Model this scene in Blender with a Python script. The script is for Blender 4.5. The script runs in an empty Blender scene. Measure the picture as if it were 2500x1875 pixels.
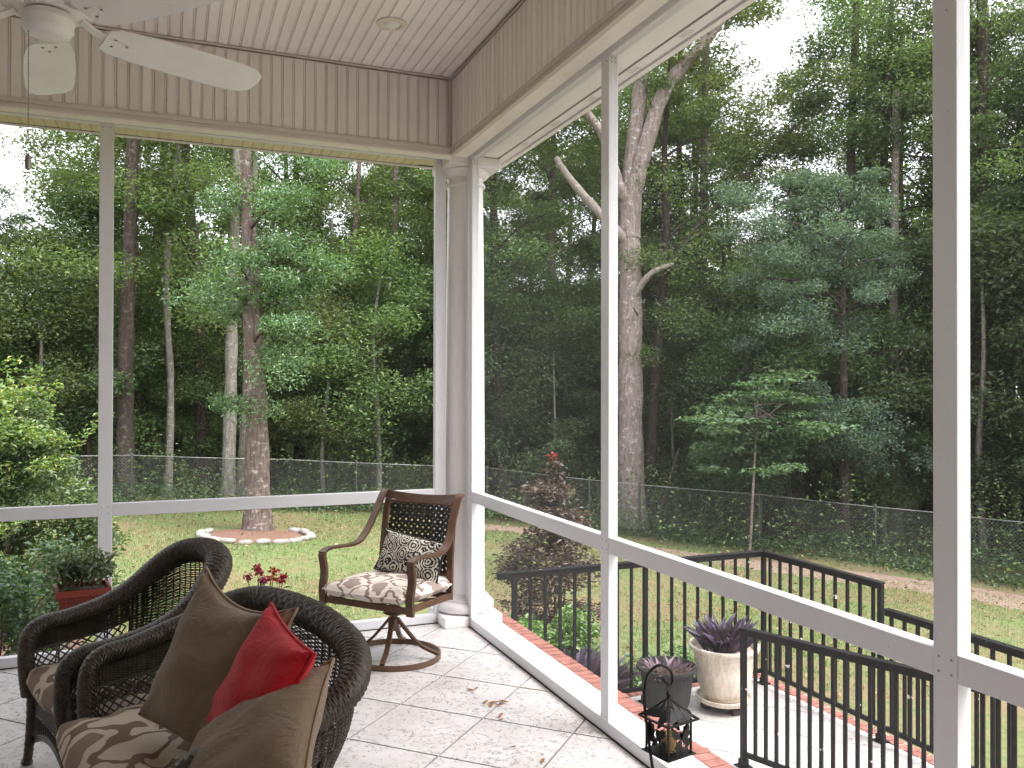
import bpy, bmesh, math, random
import numpy as np
from mathutils import Vector, Matrix

random.seed(7)
rng = np.random.default_rng(7)
S = bpy.context.scene
COL = S.collection
PI = math.pi

# ------------------------------------------------------------------ camera, sky, sun, exposure
CAM = Vector((-1.8955, -5.5774, 1.6057))
YAW, PIT, ROL = 0.38620, 0.0067, 0.0019
fw = Vector((math.sin(YAW) * math.cos(PIT), math.cos(YAW) * math.cos(PIT), math.sin(PIT)))
rt = Vector((math.cos(YAW), -math.sin(YAW), 0))
up = rt.cross(fw)
r2 = rt * math.cos(ROL) + up * math.sin(ROL)
u2 = -rt * math.sin(ROL) + up * math.cos(ROL)
cd = bpy.data.cameras.new('camera')
cam = bpy.data.objects.new('camera', cd)
COL.objects.link(cam)
cam.matrix_world = Matrix(((r2.x, u2.x, -fw.x, CAM.x), (r2.y, u2.y, -fw.y, CAM.y), (r2.z, u2.z, -fw.z, CAM.z), (0, 0, 0, 1)))
cd.sensor_width = 36.0
cd.lens = 36.0 * 2061.4 / 2500
cd.clip_start = 0.05
cd.clip_end = 1500
S.camera = cam

SUN_EL, SUN_ROT = math.radians(60), math.radians(140)
W = bpy.data.worlds.new('World')
S.world = W
W.use_nodes = True
nt = W.node_tree
nt.nodes.clear()
sky = nt.nodes.new('ShaderNodeTexSky')
sky.sky_type = 'NISHITA'
sky.sun_disc = False
sky.sun_elevation = SUN_EL
sky.sun_rotation = SUN_ROT
sky.air_density = 1.0
sky.dust_density = 4.0
hsv = nt.nodes.new('ShaderNodeHueSaturation')
hsv.inputs['Saturation'].default_value = 0.22
hsv.inputs['Value'].default_value = 1.0
mix = nt.nodes.new('ShaderNodeMixRGB')
mix.inputs['Fac'].default_value = 0.45
mix.inputs['Color2'].default_value = (6.3, 6.4, 6.9, 1)
bg = nt.nodes.new('ShaderNodeBackground')
bg.inputs['Strength'].default_value = 0.15
wo = nt.nodes.new('ShaderNodeOutputWorld')
nt.links.new(sky.outputs[0], hsv.inputs['Color'])
nt.links.new(hsv.outputs[0], mix.inputs['Color1'])
nt.links.new(mix.outputs[0], bg.inputs['Color'])
nt.links.new(bg.outputs[0], wo.inputs['Surface'])

sd = bpy.data.lights.new('sun', 'SUN')
sd.energy = 1.3
sd.angle = math.radians(35)
sd.color = (1.0, 0.96, 0.9)
sun = bpy.data.objects.new('sun', sd)
COL.objects.link(sun)
sdir = Vector((math.cos(SUN_EL) * math.sin(SUN_ROT), math.cos(SUN_EL) * math.cos(SUN_ROT), math.sin(SUN_EL)))
sun.rotation_euler = sdir.to_track_quat('Z', 'Y').to_euler()

S.render.engine = 'CYCLES'
S.view_settings.view_transform = 'Standard'
S.view_settings.look = 'None'
S.view_settings.gamma = 1.0
S.view_settings.use_curve_mapping = False
S.view_settings.exposure = 2.1
cy = S.cycles
cy.max_bounces = 8
cy.diffuse_bounces = 5
cy.glossy_bounces = 3
cy.transmission_bounces = 4
cy.transparent_max_bounces = 6
cy.sample_clamp_indirect = 8
cy.caustics_reflective = False
cy.caustics_refractive = False
cy.use_denoising = True
try:
    cy.denoiser = 'OPENIMAGEDENOISE'
except Exception:
    pass


# ------------------------------------------------------------------ materials
def new_mat(name):
    m = bpy.data.materials.new(name)
    m.use_nodes = True
    t = m.node_tree
    return m, t, t.nodes['Principled BSDF']


def N(t, typ, **kw):
    n = t.nodes.new(typ)
    for k, v in kw.items():
        if k in n.inputs:
            n.inputs[k].default_value = v
        else:
            setattr(n, k, v)
    return n


def ramp(t, src, stops):
    r = t.nodes.new('ShaderNodeValToRGB')
    el = r.color_ramp.elements
    while len(el) < len(stops):
        el.new(0.5)
    for e, (p, c) in zip(el, stops):
        e.position = p
        e.color = (c[0], c[1], c[2], 1) if isinstance(c, tuple) else (c, c, c, 1)
    t.links.new(src, r.inputs[0])
    return r.outputs[0]


def coord(t, kind='Object', scale=(1, 1, 1), world=False):
    if world:
        g = t.nodes.new('ShaderNodeNewGeometry')
        src = g.outputs['Position']
    else:
        g = t.nodes.new('ShaderNodeTexCoord')
        src = g.outputs[kind]
    mp = t.nodes.new('ShaderNodeMapping')
    mp.inputs['Scale'].default_value = scale
    t.links.new(src, mp.inputs['Vector'])
    return mp.outputs[0]


def mixc(t, fac, a, b, typ='MIX'):
    m = t.nodes.new('ShaderNodeMixRGB')
    m.blend_type = typ
    for i, v in ((0, fac), (1, a), (2, b)):
        if isinstance(v, (int, float)):
            m.inputs[i].default_value = v
        elif isinstance(v, tuple):
            m.inputs[i].default_value = (v[0], v[1], v[2], 1)
        else:
            t.links.new(v, m.inputs[i])
    return m.outputs[0]


def math_(t, op, a, b=0.0, c=0.0):
    m = t.nodes.new('ShaderNodeMath')
    m.operation = op
    for i, v in ((0, a), (1, b), (2, c)):
        if isinstance(v, (int, float)):
            m.inputs[i].default_value = v
        else:
            t.links.new(v, m.inputs[i])
    return m.outputs[0]


def noise(t, vec, scale, detail=4.0, rough=0.55, dist=0.0):
    n = N(t, 'ShaderNodeTexNoise', Scale=scale, Detail=detail, Roughness=rough, Distortion=dist)
    t.links.new(vec, n.inputs['Vector'])
    return n.outputs['Fac']


def bump(t, p, h, strength=0.3, dist=0.01):
    b = N(t, 'ShaderNodeBump', Strength=strength, Distance=dist)
    t.links.new(h, b.inputs['Height'])
    t.links.new(b.outputs[0], p.inputs['Normal'])


def simple(name, col, rough=0.6, var=0.12, scale=6.0, bmp=0.0, bscale=60.0, metal=0.0, world=True, spec=0.4):
    m, t, p = new_mat(name)
    v = coord(t, world=world)
    n = noise(t, v, scale)
    lo = tuple(c * (1 - var) for c in col)
    hi = tuple(min(1, c * (1 + var)) for c in col)
    c = ramp(t, n, [(0.3, lo), (0.7, hi)])
    t.links.new(c, p.inputs['Base Color'])
    p.inputs['Roughness'].default_value = rough
    p.inputs['Metallic'].default_value = metal
    p.inputs['Specular IOR Level'].default_value = spec
    if bmp:
        bump(t, p, noise(t, v, bscale), bmp, 0.004)
    return m


def dirty_paint(name, col, dirt=(0.35, 0.3, 0.26), amount=0.35, streak=(9, 9, 1.2), rough=0.45):
    m, t, p = new_mat(name)
    v = coord(t, world=True, scale=streak)
    n = noise(t, v, 1.0, 6, 0.65)
    n2 = noise(t, coord(t, world=True), 55.0, 2)
    f = ramp(t, n, [(0.48, 0.0), (0.8, amount)])
    spk = ramp(t, n2, [(0.70, 0.0), (0.78, 0.6)])
    c = mixc(t, f, col, dirt)
    c = mixc(t, spk, c, tuple(0.45 * a for a in col))
    oi = t.nodes.new('ShaderNodeObjectInfo')
    tone = ramp(t, oi.outputs['Random'], [(0.0, 0.90), (1.0, 1.0)])
    c = mixc(t, 1.0, c, tone, 'MULTIPLY')
    t.links.new(c, p.inputs['Base Color'])
    p.inputs['Roughness'].default_value = rough
    return m


def leaf_mat(name, c0, c1, c2=None, trans=0.35, rough=0.5, gloss=0.06):
    m = bpy.data.materials.new(name)
    m.use_nodes = True
    t = m.node_tree
    t.nodes.clear()
    g = t.nodes.new('ShaderNodeNewGeometry')
    oi = t.nodes.new('ShaderNodeObjectInfo')
    stops = [(0.0, c0), (0.75, c1)] + ([(1.0, c2)] if c2 else [])
    c = ramp(t, g.outputs['Random Per Island'], stops)
    h = N(t, 'ShaderNodeHueSaturation')
    hue = math_(t, 'MULTIPLY_ADD', oi.outputs['Random'], 0.05, 0.475)
    val = math_(t, 'MULTIPLY_ADD', oi.outputs['Random'], 0.5, 0.75)
    t.links.new(hue, h.inputs['Hue'])
    t.links.new(val, h.inputs['Value'])
    t.links.new(c, h.inputs['Color'])
    d = t.nodes.new('ShaderNodeBsdfDiffuse')
    tr = t.nodes.new('ShaderNodeBsdfTranslucent')
    gl = N(t, 'ShaderNodeBsdfGlossy', Roughness=rough)
    gl.inputs['Color'].default_value = (0.9, 0.95, 1, 1)
    t.links.new(h.outputs[0], d.inputs[0])
    t.links.new(mixc(t, 1.0, h.outputs[0], (1.3, 1.35, 0.6), 'MULTIPLY'), tr.inputs[0])
    m1 = N(t, 'ShaderNodeMixShader', Fac=trans)
    t.links.new(d.outputs[0], m1.inputs[1])
    t.links.new(tr.outputs[0], m1.inputs[2])
    m2 = N(t, 'ShaderNodeMixShader', Fac=gloss)
    t.links.new(m1.outputs[0], m2.inputs[1])
    t.links.new(gl.outputs[0], m2.inputs[2])
    o = t.nodes.new('ShaderNodeOutputMaterial')
    t.links.new(m2.outputs[0], o.inputs['Surface'])
    return m


def bark_mat(name, c0, c1, lichen=(0.5, 0.5, 0.46), la=0.35, vs=(14, 14, 3.0)):
    m, t, p = new_mat(name)
    v = coord(t, world=True, scale=vs)
    n = noise(t, v, 1.4, 7, 0.7, 0.5)
    c = ramp(t, n, [(0.35, c0), (0.65, c1)])
    n2 = noise(t, coord(t, world=True, scale=(1, 1, 1.6)), 7.0, 6, 0.72)
    f = ramp(t, n2, [(0.55, 0.0), (0.64, la)])
    c = mixc(t, f, c, lichen)
    t.links.new(c, p.inputs['Base Color'])
    p.inputs['Roughness'].default_value = 0.9
    p.inputs['Specular IOR Level'].default_value = 0.15
    bump(t, p, n, 0.9, 0.03)
    return m


M = {}
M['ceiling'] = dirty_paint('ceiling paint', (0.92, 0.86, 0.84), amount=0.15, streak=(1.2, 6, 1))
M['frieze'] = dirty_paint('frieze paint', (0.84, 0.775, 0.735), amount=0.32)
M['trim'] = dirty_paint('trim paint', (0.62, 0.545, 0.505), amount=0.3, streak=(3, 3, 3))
M['white'] = dirty_paint('white aluminium', (0.74, 0.73, 0.755), amount=0.14, streak=(2, 2, 2), rough=0.38)
M['soffit'] = dirty_paint('cream soffit', (0.74, 0.65, 0.45), amount=0.2, streak=(2, 2, 2))
M['soffit_white'] = dirty_paint('white soffit', (0.88, 0.835, 0.84), amount=0.15, streak=(2, 2, 2))
M['column'] = dirty_paint('column paint', (0.86, 0.82, 0.82), amount=0.2, streak=(3, 3, 1.0))
M['dark'] = simple('dark gap', (0.03, 0.027, 0.025), 0.9, 0.1)
M['grout'] = simple('grout', (0.17, 0.145, 0.132), 0.9, 0.15, 12)
M['house'] = simple('house wall', (0.58, 0.54, 0.54), 0.8, 0.1, 3)
M['brick'] = simple('red brick', (0.29, 0.12, 0.095), 0.85, 0.35, 16, 0.6, 90)
M['mortar'] = simple('mortar', (0.52, 0.48, 0.45), 0.95, 0.2, 20, 0.4, 90)
M['concrete'] = simple('pale concrete', (0.72, 0.70, 0.70), 0.8, 0.06, 2, 0.1)
M['bronze'] = simple('bronze metal', (0.115, 0.062, 0.038), 0.38, 0.25, 9, 0.1, 120, 0.25, False, 0.5)
M['strap'] = simple('dark strap', (0.022, 0.016, 0.014), 0.55, 0.2, 30, 0, 60, 0, False)
M['wicker'] = simple('dark wicker', (0.040, 0.029, 0.018), 0.5, 0.45, 22, 0.3, 120, 0, False, 0.4)
M['wicker_rim'] = simple('wicker rim', (0.046, 0.034, 0.022), 0.5, 0.45, 30, 0.3, 150, 0, False, 0.4)
M['black_iron'] = simple('black iron', (0.012, 0.011, 0.011), 0.5, 0.3, 30, 0.2, 150, 0.3, False)
M['terracotta'] = simple('terracotta plastic', (0.19, 0.035, 0.022), 0.45, 0.12, 8, 0, 60, 0, False)
M['fan'] = simple('fan white', (0.76, 0.74, 0.72), 0.4, 0.05, 5, 0, 60, 0, False)
M['chain'] = simple('pull chain', (0.32, 0.27, 0.24), 0.4, 0.2, 40, 0, 60, 0.6, False)
M['lamp_glass'] = simple('frosted lens', (0.82, 0.80, 0.76), 0.3, 0.03, 5)
M['lamp_ring'] = simple('yellowed trim ring', (0.70, 0.63, 0.52), 0.45, 0.08, 9)
M['wire'] = simple('screen wire', (0.045, 0.045, 0.045), 0.6, 0.1)
M['fence_wire'] = simple('chain link wire', (0.115, 0.12, 0.112), 0.5, 0.25, 3, 0, 60, 0.2)
M['fence_post'] = simple('fence post', (0.06, 0.065, 0.06), 0.6, 0.2)
M['stone'] = simple('edging stone', (0.29, 0.265, 0.245), 0.85, 0.25, 14, 0.5, 60, 0, True)
M['stem'] = simple('stem', (0.09, 0.06, 0.035), 0.8, 0.3, 20)
M['candle'] = simple('candle wax', (0.55, 0.36, 0.15), 0.5, 0.15, 12, 0, 60, 0, False)
M['dry_leaf'] = simple('dry leaf', (0.25, 0.105, 0.045), 0.8, 0.45, 25)
M['soil'] = simple('soil', (0.05, 0.035, 0.025), 0.95, 0.4, 40, 0.6, 80)
M['caster'] = simple('caster', (0.04, 0.025, 0.02), 0.7, 0.2)


def m_tile():
    m, t, p = new_mat('travertine tile')
    v = coord(t, world=True)
    oi = t.nodes.new('ShaderNodeObjectInfo')
    off = N(t, 'ShaderNodeVectorMath', operation='MULTIPLY_ADD')
    cx = N(t, 'ShaderNodeCombineXYZ')
    t.links.new(oi.outputs['Random'], cx.inputs[2])
    off.inputs[1].default_value = (1, 1, 1)
    t.links.new(v, off.inputs[0])
    sc = N(t, 'ShaderNodeVectorMath', operation='SCALE')
    sc.inputs['Scale'].default_value = 7.0
    t.links.new(cx.outputs[0], sc.inputs[0])
    t.links.new(sc.outputs[0], off.inputs[2])
    v = off.outputs[0]
    base = ramp(t, noise(t, v, 5.0, 5), [(0.3, (0.47, 0.44, 0.43)), (0.7, (0.60, 0.57, 0.56))])
    w = noise(t, v, 23.0, 2, 0.5, 1.8)
    ridge = math_(t, 'ABSOLUTE', math_(t, 'SUBTRACT', w, 0.5))
    line = ramp(t, ridge, [(0.016, 1.0), (0.045, 0.0)])
    gate = ramp(t, noise(t, v, 33.0, 1, 0.5), [(0.49, 0.0), (0.55, 1.0)])
    gate2 = ramp(t, noise(t, v, 3.2, 2), [(0.30, 0.35), (0.55, 1.0)])
    f = math_(t, 'MULTIPLY', math_(t, 'MULTIPLY', line, gate), gate2)
    c = mixc(t, math_(t, 'MULTIPLY', f, 0.9), base, (0.20, 0.185, 0.18))
    dirt = ramp(t, noise(t, coord(t, world=True), 1.7, 4), [(0.5, 0.0), (0.8, 0.22)])
    c = mixc(t, dirt, c, (0.55, 0.42, 0.33))
    t.links.new(c, p.inputs['Base Color'])
    p.inputs['Roughness'].default_value = 0.42
    bump(t, p, math_(t, 'MULTIPLY', f, -1.0), 0.5, 0.004)
    return m


M['tile'] = m_tile()


def m_ground():
    m, t, p = new_mat('lawn ground')
    v = coord(t, world=True)
    n1 = noise(t, v, 0.55, 5, 0.6)
    n2 = noise(t, v, 9.0, 5, 0.7)
    n3 = noise(t, v, 60.0, 3, 0.7)
    g = ramp(t, n2, [(0.3, (0.11, 0.15, 0.055)), (0.55, (0.185, 0.22, 0.095)), (0.75, (0.28, 0.28, 0.15))])
    b = ramp(t, n3, [(0.3, (0.17, 0.125, 0.075)), (0.7, (0.30, 0.215, 0.135))])
    f = ramp(t, math_(t, 'ADD', math_(t, 'MULTIPLY', n1, 0.7), math_(t, 'MULTIPLY', n2, 0.3)), [(0.44, 0.0), (0.57, 0.9)])
    c = mixc(t, f, g, b)
    # woodland floor beyond the fence is bare leaf mould
    sx = t.nodes.new('ShaderNodeSeparateXYZ')
    t.links.new(v, sx.inputs[0])
    far = math_(t, 'MULTIPLY_ADD', sx.outputs[0], 0.55, sx.outputs[1])
    k = N(t, 'ShaderNodeMapRange')
    k.inputs['From Min'].default_value = 14.6
    k.inputs['From Max'].default_value = 16.4
    t.links.new(far, k.inputs['Value'])
    c = mixc(t, k.outputs[0], c, (0.055, 0.042, 0.028))
    t.links.new(c, p.inputs['Base Color'])
    p.inputs['Roughness'].default_value = 0.95
    p.inputs['Specular IOR Level'].default_value = 0.1
    bump(t, p, n3, 0.8, 0.03)
    return m


M['ground'] = m_ground()


def m_dirt(name, a, b, sc=40):
    m, t, p = new_mat(name)
    v = coord(t, world=True)
    c = ramp(t, noise(t, v, sc, 6, 0.75), [(0.32, a), (0.68, b)])
    c = mixc(t, ramp(t, noise(t, v, 1.3, 3), [(0.45, 0.0), (0.65, 0.6)]), c, tuple(0.75 * x for x in b))
    t.links.new(c, p.inputs['Base Color'])
    p.inputs['Roughness'].default_value = 0.95
    p.inputs['Specular IOR Level'].default_value = 0.1
    bump(t, p, noise(t, v, sc, 6, 0.75), 1.0, 0.03)
    return m


M['dirt'] = m_dirt('dirt path', (0.24, 0.165, 0.13), (0.42, 0.31, 0.25))
M['mulch'] = m_dirt('mulch', (0.10, 0.055, 0.04), (0.30, 0.185, 0.14), 24)


def m_rail_paint():
    m, t, p = new_mat('chipped black paint')
    v = coord(t, world=True)
    n = noise(t, v, 11.0, 3, 0.6)
    f = ramp(t, n, [(0.695, 0.0), (0.705, 1.0)])
    rust = ramp(t, noise(t, v, 30.0, 4), [(0.5, 0.0), (0.7, 0.8)])
    c = mixc(t, rust, (0.007, 0.007, 0.009), (0.022, 0.013, 0.011))
    c = mixc(t, f, c, (0.52, 0.47, 0.47))
    t.links.new(c, p.inputs['Base Color'])
    p.inputs['Roughness'].default_value = 0.5
    p.inputs['Specular IOR Level'].default_value = 0.22
    bump(t, p, f, 0.3, 0.003)
    return m


M['rail'] = m_rail_paint()


def m_ikat(name, sc, cream, brown):
    m, t, p = new_mat(name)
    v = coord(t)
    wn = N(t, 'ShaderNodeTexNoise', Scale=sc * 0.55, Detail=2.0)
    t.links.new(v, wn.inputs['Vector'])
    warp = N(t, 'ShaderNodeVectorMath', operation='MULTIPLY_ADD')
    sub = N(t, 'ShaderNodeVectorMath', operation='SUBTRACT')
    t.links.new(wn.outputs['Color'], sub.inputs[0])
    sub.inputs[1].default_value = (0.5, 0.5, 0.5)
    t.links.new(sub.outputs[0], warp.inputs[0])
    k = 1.5 / sc
    warp.inputs[1].default_value = (k, k, k)
    t.links.new(v, warp.inputs[2])
    sx = t.nodes.new('ShaderNodeSeparateXYZ')
    t.links.new(warp.outputs[0], sx.inputs[0])
    zz = math_(t, 'MULTIPLY_ADD', sx.outputs[2], 0.8, sx.outputs[1])
    a = math_(t, 'COSINE', math_(t, 'MULTIPLY', sx.outputs[0], sc * 2.6))
    b = math_(t, 'COSINE', math_(t, 'MULTIPLY', zz, sc * 1.9))
    s = math_(t, 'ADD', a, b)
    s2 = math_(t, 'ADD', s, math_(t, 'MULTIPLY', math_(t, 'SUBTRACT', noise(t, v, sc * 1.3, 1), 0.5), 2.6))
    f = ramp(t, s2, [(0.0, 0.0), (0.02, 1.0), (0.62, 1.0), (0.65, 0.0)])
    s3 = ramp(t, math_(t, 'ADD', s2, 1.0), [(0.02, 1.0), (0.06, 0.0)])
    f = math_(t, 'MAXIMUM', f, math_(t, 'MULTIPLY', s3, 0.85))
    weave = noise(t, coord(t, scale=(1, 3, 1)), 300, 1)
    c = mixc(t, f, cream, brown)
    c = mixc(t, 0.12, c, ramp(t, weave, [(0.3, 0.0), (0.7, 1.0)]), 'OVERLAY')
    t.links.new(c, p.inputs['Base Color'])
    p.inputs['Roughness'].default_value = 0.9
    p.inputs['Specular IOR Level'].default_value = 0.15
    bump(t, p, noise(t, v, 9, 3), 0.25, 0.02)
    return m


M['ikat'] = m_ikat('ikat cushion cloth', 9.0, (0.46, 0.395, 0.315), (0.165, 0.11, 0.085))
M['ikat_b'] = m_ikat('ikat seat cloth', 12.0, (0.66, 0.585, 0.52), (0.25, 0.18, 0.155))


def m_paisley():
    m, t, p = new_mat('scroll cloth')
    v = coord(t)
    vo = N(t, 'ShaderNodeTexVoronoi', Scale=12.0)
    vo.feature = 'F1'
    t.links.new(v, vo.inputs['Vector'])
    s = math_(t, 'SINE', math_(t, 'MULTIPLY_ADD', noise(t, v, 26, 1), 5.0, math_(t, 'MULTIPLY', vo.outputs['Distance'], 34.0)))
    s2 = math_(t, 'SINE', math_(t, 'MULTIPLY', noise(t, v, 15, 1), 55.0))
    f = ramp(t, math_(t, 'ADD', s, math_(t, 'MULTIPLY', s2, 0.7)), [(0.0, 0.0), (0.08, 1.0)])
    c = mixc(t, f, (0.028, 0.028, 0.026), (0.58, 0.54, 0.47))
    t.links.new(c, p.inputs['Base Color'])
    p.inputs['Roughness'].default_value = 0.9
    p.inputs['Specular IOR Level'].default_value = 0.1
    return m


M['paisley'] = m_paisley()


def m_cloth(name, col, wr=0.35):
    m, t, p = new_mat(name)
    v = coord(t)
    c = ramp(t, noise(t, v, 7, 4), [(0.3, tuple(0.9 * x for x in col)), (0.7, tuple(min(1, 1.08 * x) for x in col))])
    c = mixc(t, 0.15, c, ramp(t, noise(t, v, 450, 1), [(0.3, 0.0), (0.7, 1.0)]), 'OVERLAY')
    t.links.new(c, p.inputs['Base Color'])
    p.inputs['Roughness'].default_value = 0.85
    p.inputs['Specular IOR Level'].default_value = 0.2
    p.inputs['Sheen Weight'].default_value = 0.15
    bump(t, p, noise(t, coord(t, scale=(1, 1.8, 1)), 6, 4, 0.6, 0.8), wr, 0.05)
    return m


M['tan'] = m_cloth('tan cloth', (0.175, 0.122, 0.078))
M['red'] = m_cloth('red cloth', (0.42, 0.008, 0.014))
M['welt'] = m_cloth('tan welt', (0.22, 0.155, 0.10), 0.1)


def m_pot(name, a, b, wave=True):
    m, t, p = new_mat(name)
    v = coord(t, scale=(1, 1, 0.22))
    c = ramp(t, noise(t, v, 22, 4, 0.6, 1.2), [(0.35, a), (0.6, b)])
    c = mixc(t, ramp(t, noise(t, coord(t), 4, 5), [(0.62, 0.0), (0.72, 0.6)]), c, tuple(0.45 * x for x in a))
    t.links.new(c, p.inputs['Base Color'])
    p.inputs['Roughness'].default_value = 0.6
    bump(t, p, noise(t, v, 22, 4, 0.6, 1.2), 0.3, 0.006)
    return m


M['pot_cream'] = m_pot('cream pot', (0.55, 0.465, 0.375), (0.74, 0.67, 0.58))
M['pot_grey'] = m_pot('grey pot', (0.024, 0.023, 0.023), (0.036, 0.035, 0.034))
for nd in M['pot_grey'].node_tree.nodes:
    if nd.type == 'BSDF_PRINCIPLED':
        nd.inputs['Roughness'].default_value = .8
        nd.inputs['Specular IOR Level'].default_value = .15

M['leaf_mid'] = leaf_mat('leaf mid', (0.072, 0.112, 0.044), (0.14, 0.20, 0.078), (0.235, 0.31, 0.115), trans=0.42, gloss=0.025)
M['leaf_dark'] = leaf_mat('leaf dark', (0.055, 0.088, 0.042), (0.105, 0.155, 0.07), (0.16, 0.22, 0.095), trans=0.4, gloss=0.025)
M['leaf_lit'] = leaf_mat('leaf bright', (0.068, 0.125, 0.05), (0.125, 0.21, 0.082), (0.215, 0.32, 0.125))
M['leaf_blue'] = leaf_mat('leaf blue green', (0.07, 0.118, 0.088), (0.135, 0.21, 0.15), (0.25, 0.34, 0.25), gloss=0.03)
M['leaf_dog'] = leaf_mat('leaf dogwood', (0.08, 0.15, 0.08), (0.145, 0.255, 0.14), (0.22, 0.34, 0.19), gloss=0.02)
M['leaf_yellow'] = leaf_mat('leaf yellow green', (0.10, 0.19, 0.045), (0.22, 0.33, 0.08), (0.38, 0.36, 0.09), trans=0.4)
M['leaf_shrub'] = leaf_mat('leaf shrub', (0.03, 0.075, 0.025), (0.07, 0.15, 0.05), (0.12, 0.2, 0.07), gloss=0.05)
M['leaf_red'] = leaf_mat('leaf maroon', (0.06, 0.036, 0.034), (0.12, 0.068, 0.07), (0.13, 0.11, 0.055), gloss=0.05)
M['leaf_tip'] = leaf_mat('leaf red tip', (0.3, 0.05, 0.03), (0.42, 0.09, 0.06))
M['leaf_purple'] = leaf_mat('leaf purple', (0.05, 0.03, 0.065), (0.11, 0.065, 0.13), (0.17, 0.10, 0.17), gloss=0.05)
M['leaf_mauve'] = leaf_mat('leaf mauve', (0.13, 0.075, 0.11), (0.25, 0.15, 0.2), (0.3, 0.19, 0.24))
M['leaf_jade'] = leaf_mat('leaf jade', (0.07, 0.11, 0.05), (0.18, 0.23, 0.14), (0.27, 0.28, 0.17))
M['petal'] = leaf_mat('petal red', (0.25, 0.004, 0.012), (0.45, 0.01, 0.025))
M['grass'] = leaf_mat('grass blade', (0.115, 0.175, 0.06), (0.19, 0.27, 0.10), (0.33, 0.33, 0.18), trans=0.3, gloss=0.02)
M['litter'] = leaf_mat('litter leaf', (0.14, 0.065, 0.03), (0.34, 0.19, 0.11), (0.46, 0.33, 0.22), trans=0.1, gloss=0.02)
M['bark_hero'] = bark_mat('bark reddish', (0.07, 0.05, 0.042), (0.19, 0.145, 0.125), (0.5, 0.47, 0.44), 0.5)
M['bark_oak'] = bark_mat('bark oak', (0.15, 0.115, 0.105), (0.36, 0.295, 0.275), (0.60, 0.58, 0.55), 0.65)
M['bark_dark'] = bark_mat('bark dark', (0.035, 0.026, 0.022), (0.09, 0.07, 0.06), (0.3, 0.29, 0.26), 0.3)
M['bark_pale'] = bark_mat('bark pale', (0.13, 0.12, 0.10), (0.28, 0.26, 0.235), (0.55, 0.54, 0.5), 0.5)
M['bark_limb'] = bark_mat('bark grey limb', (0.2, 0.17, 0.15), (0.36, 0.31, 0.28), (0.5, 0.48, 0.45), 0.5)


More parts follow.
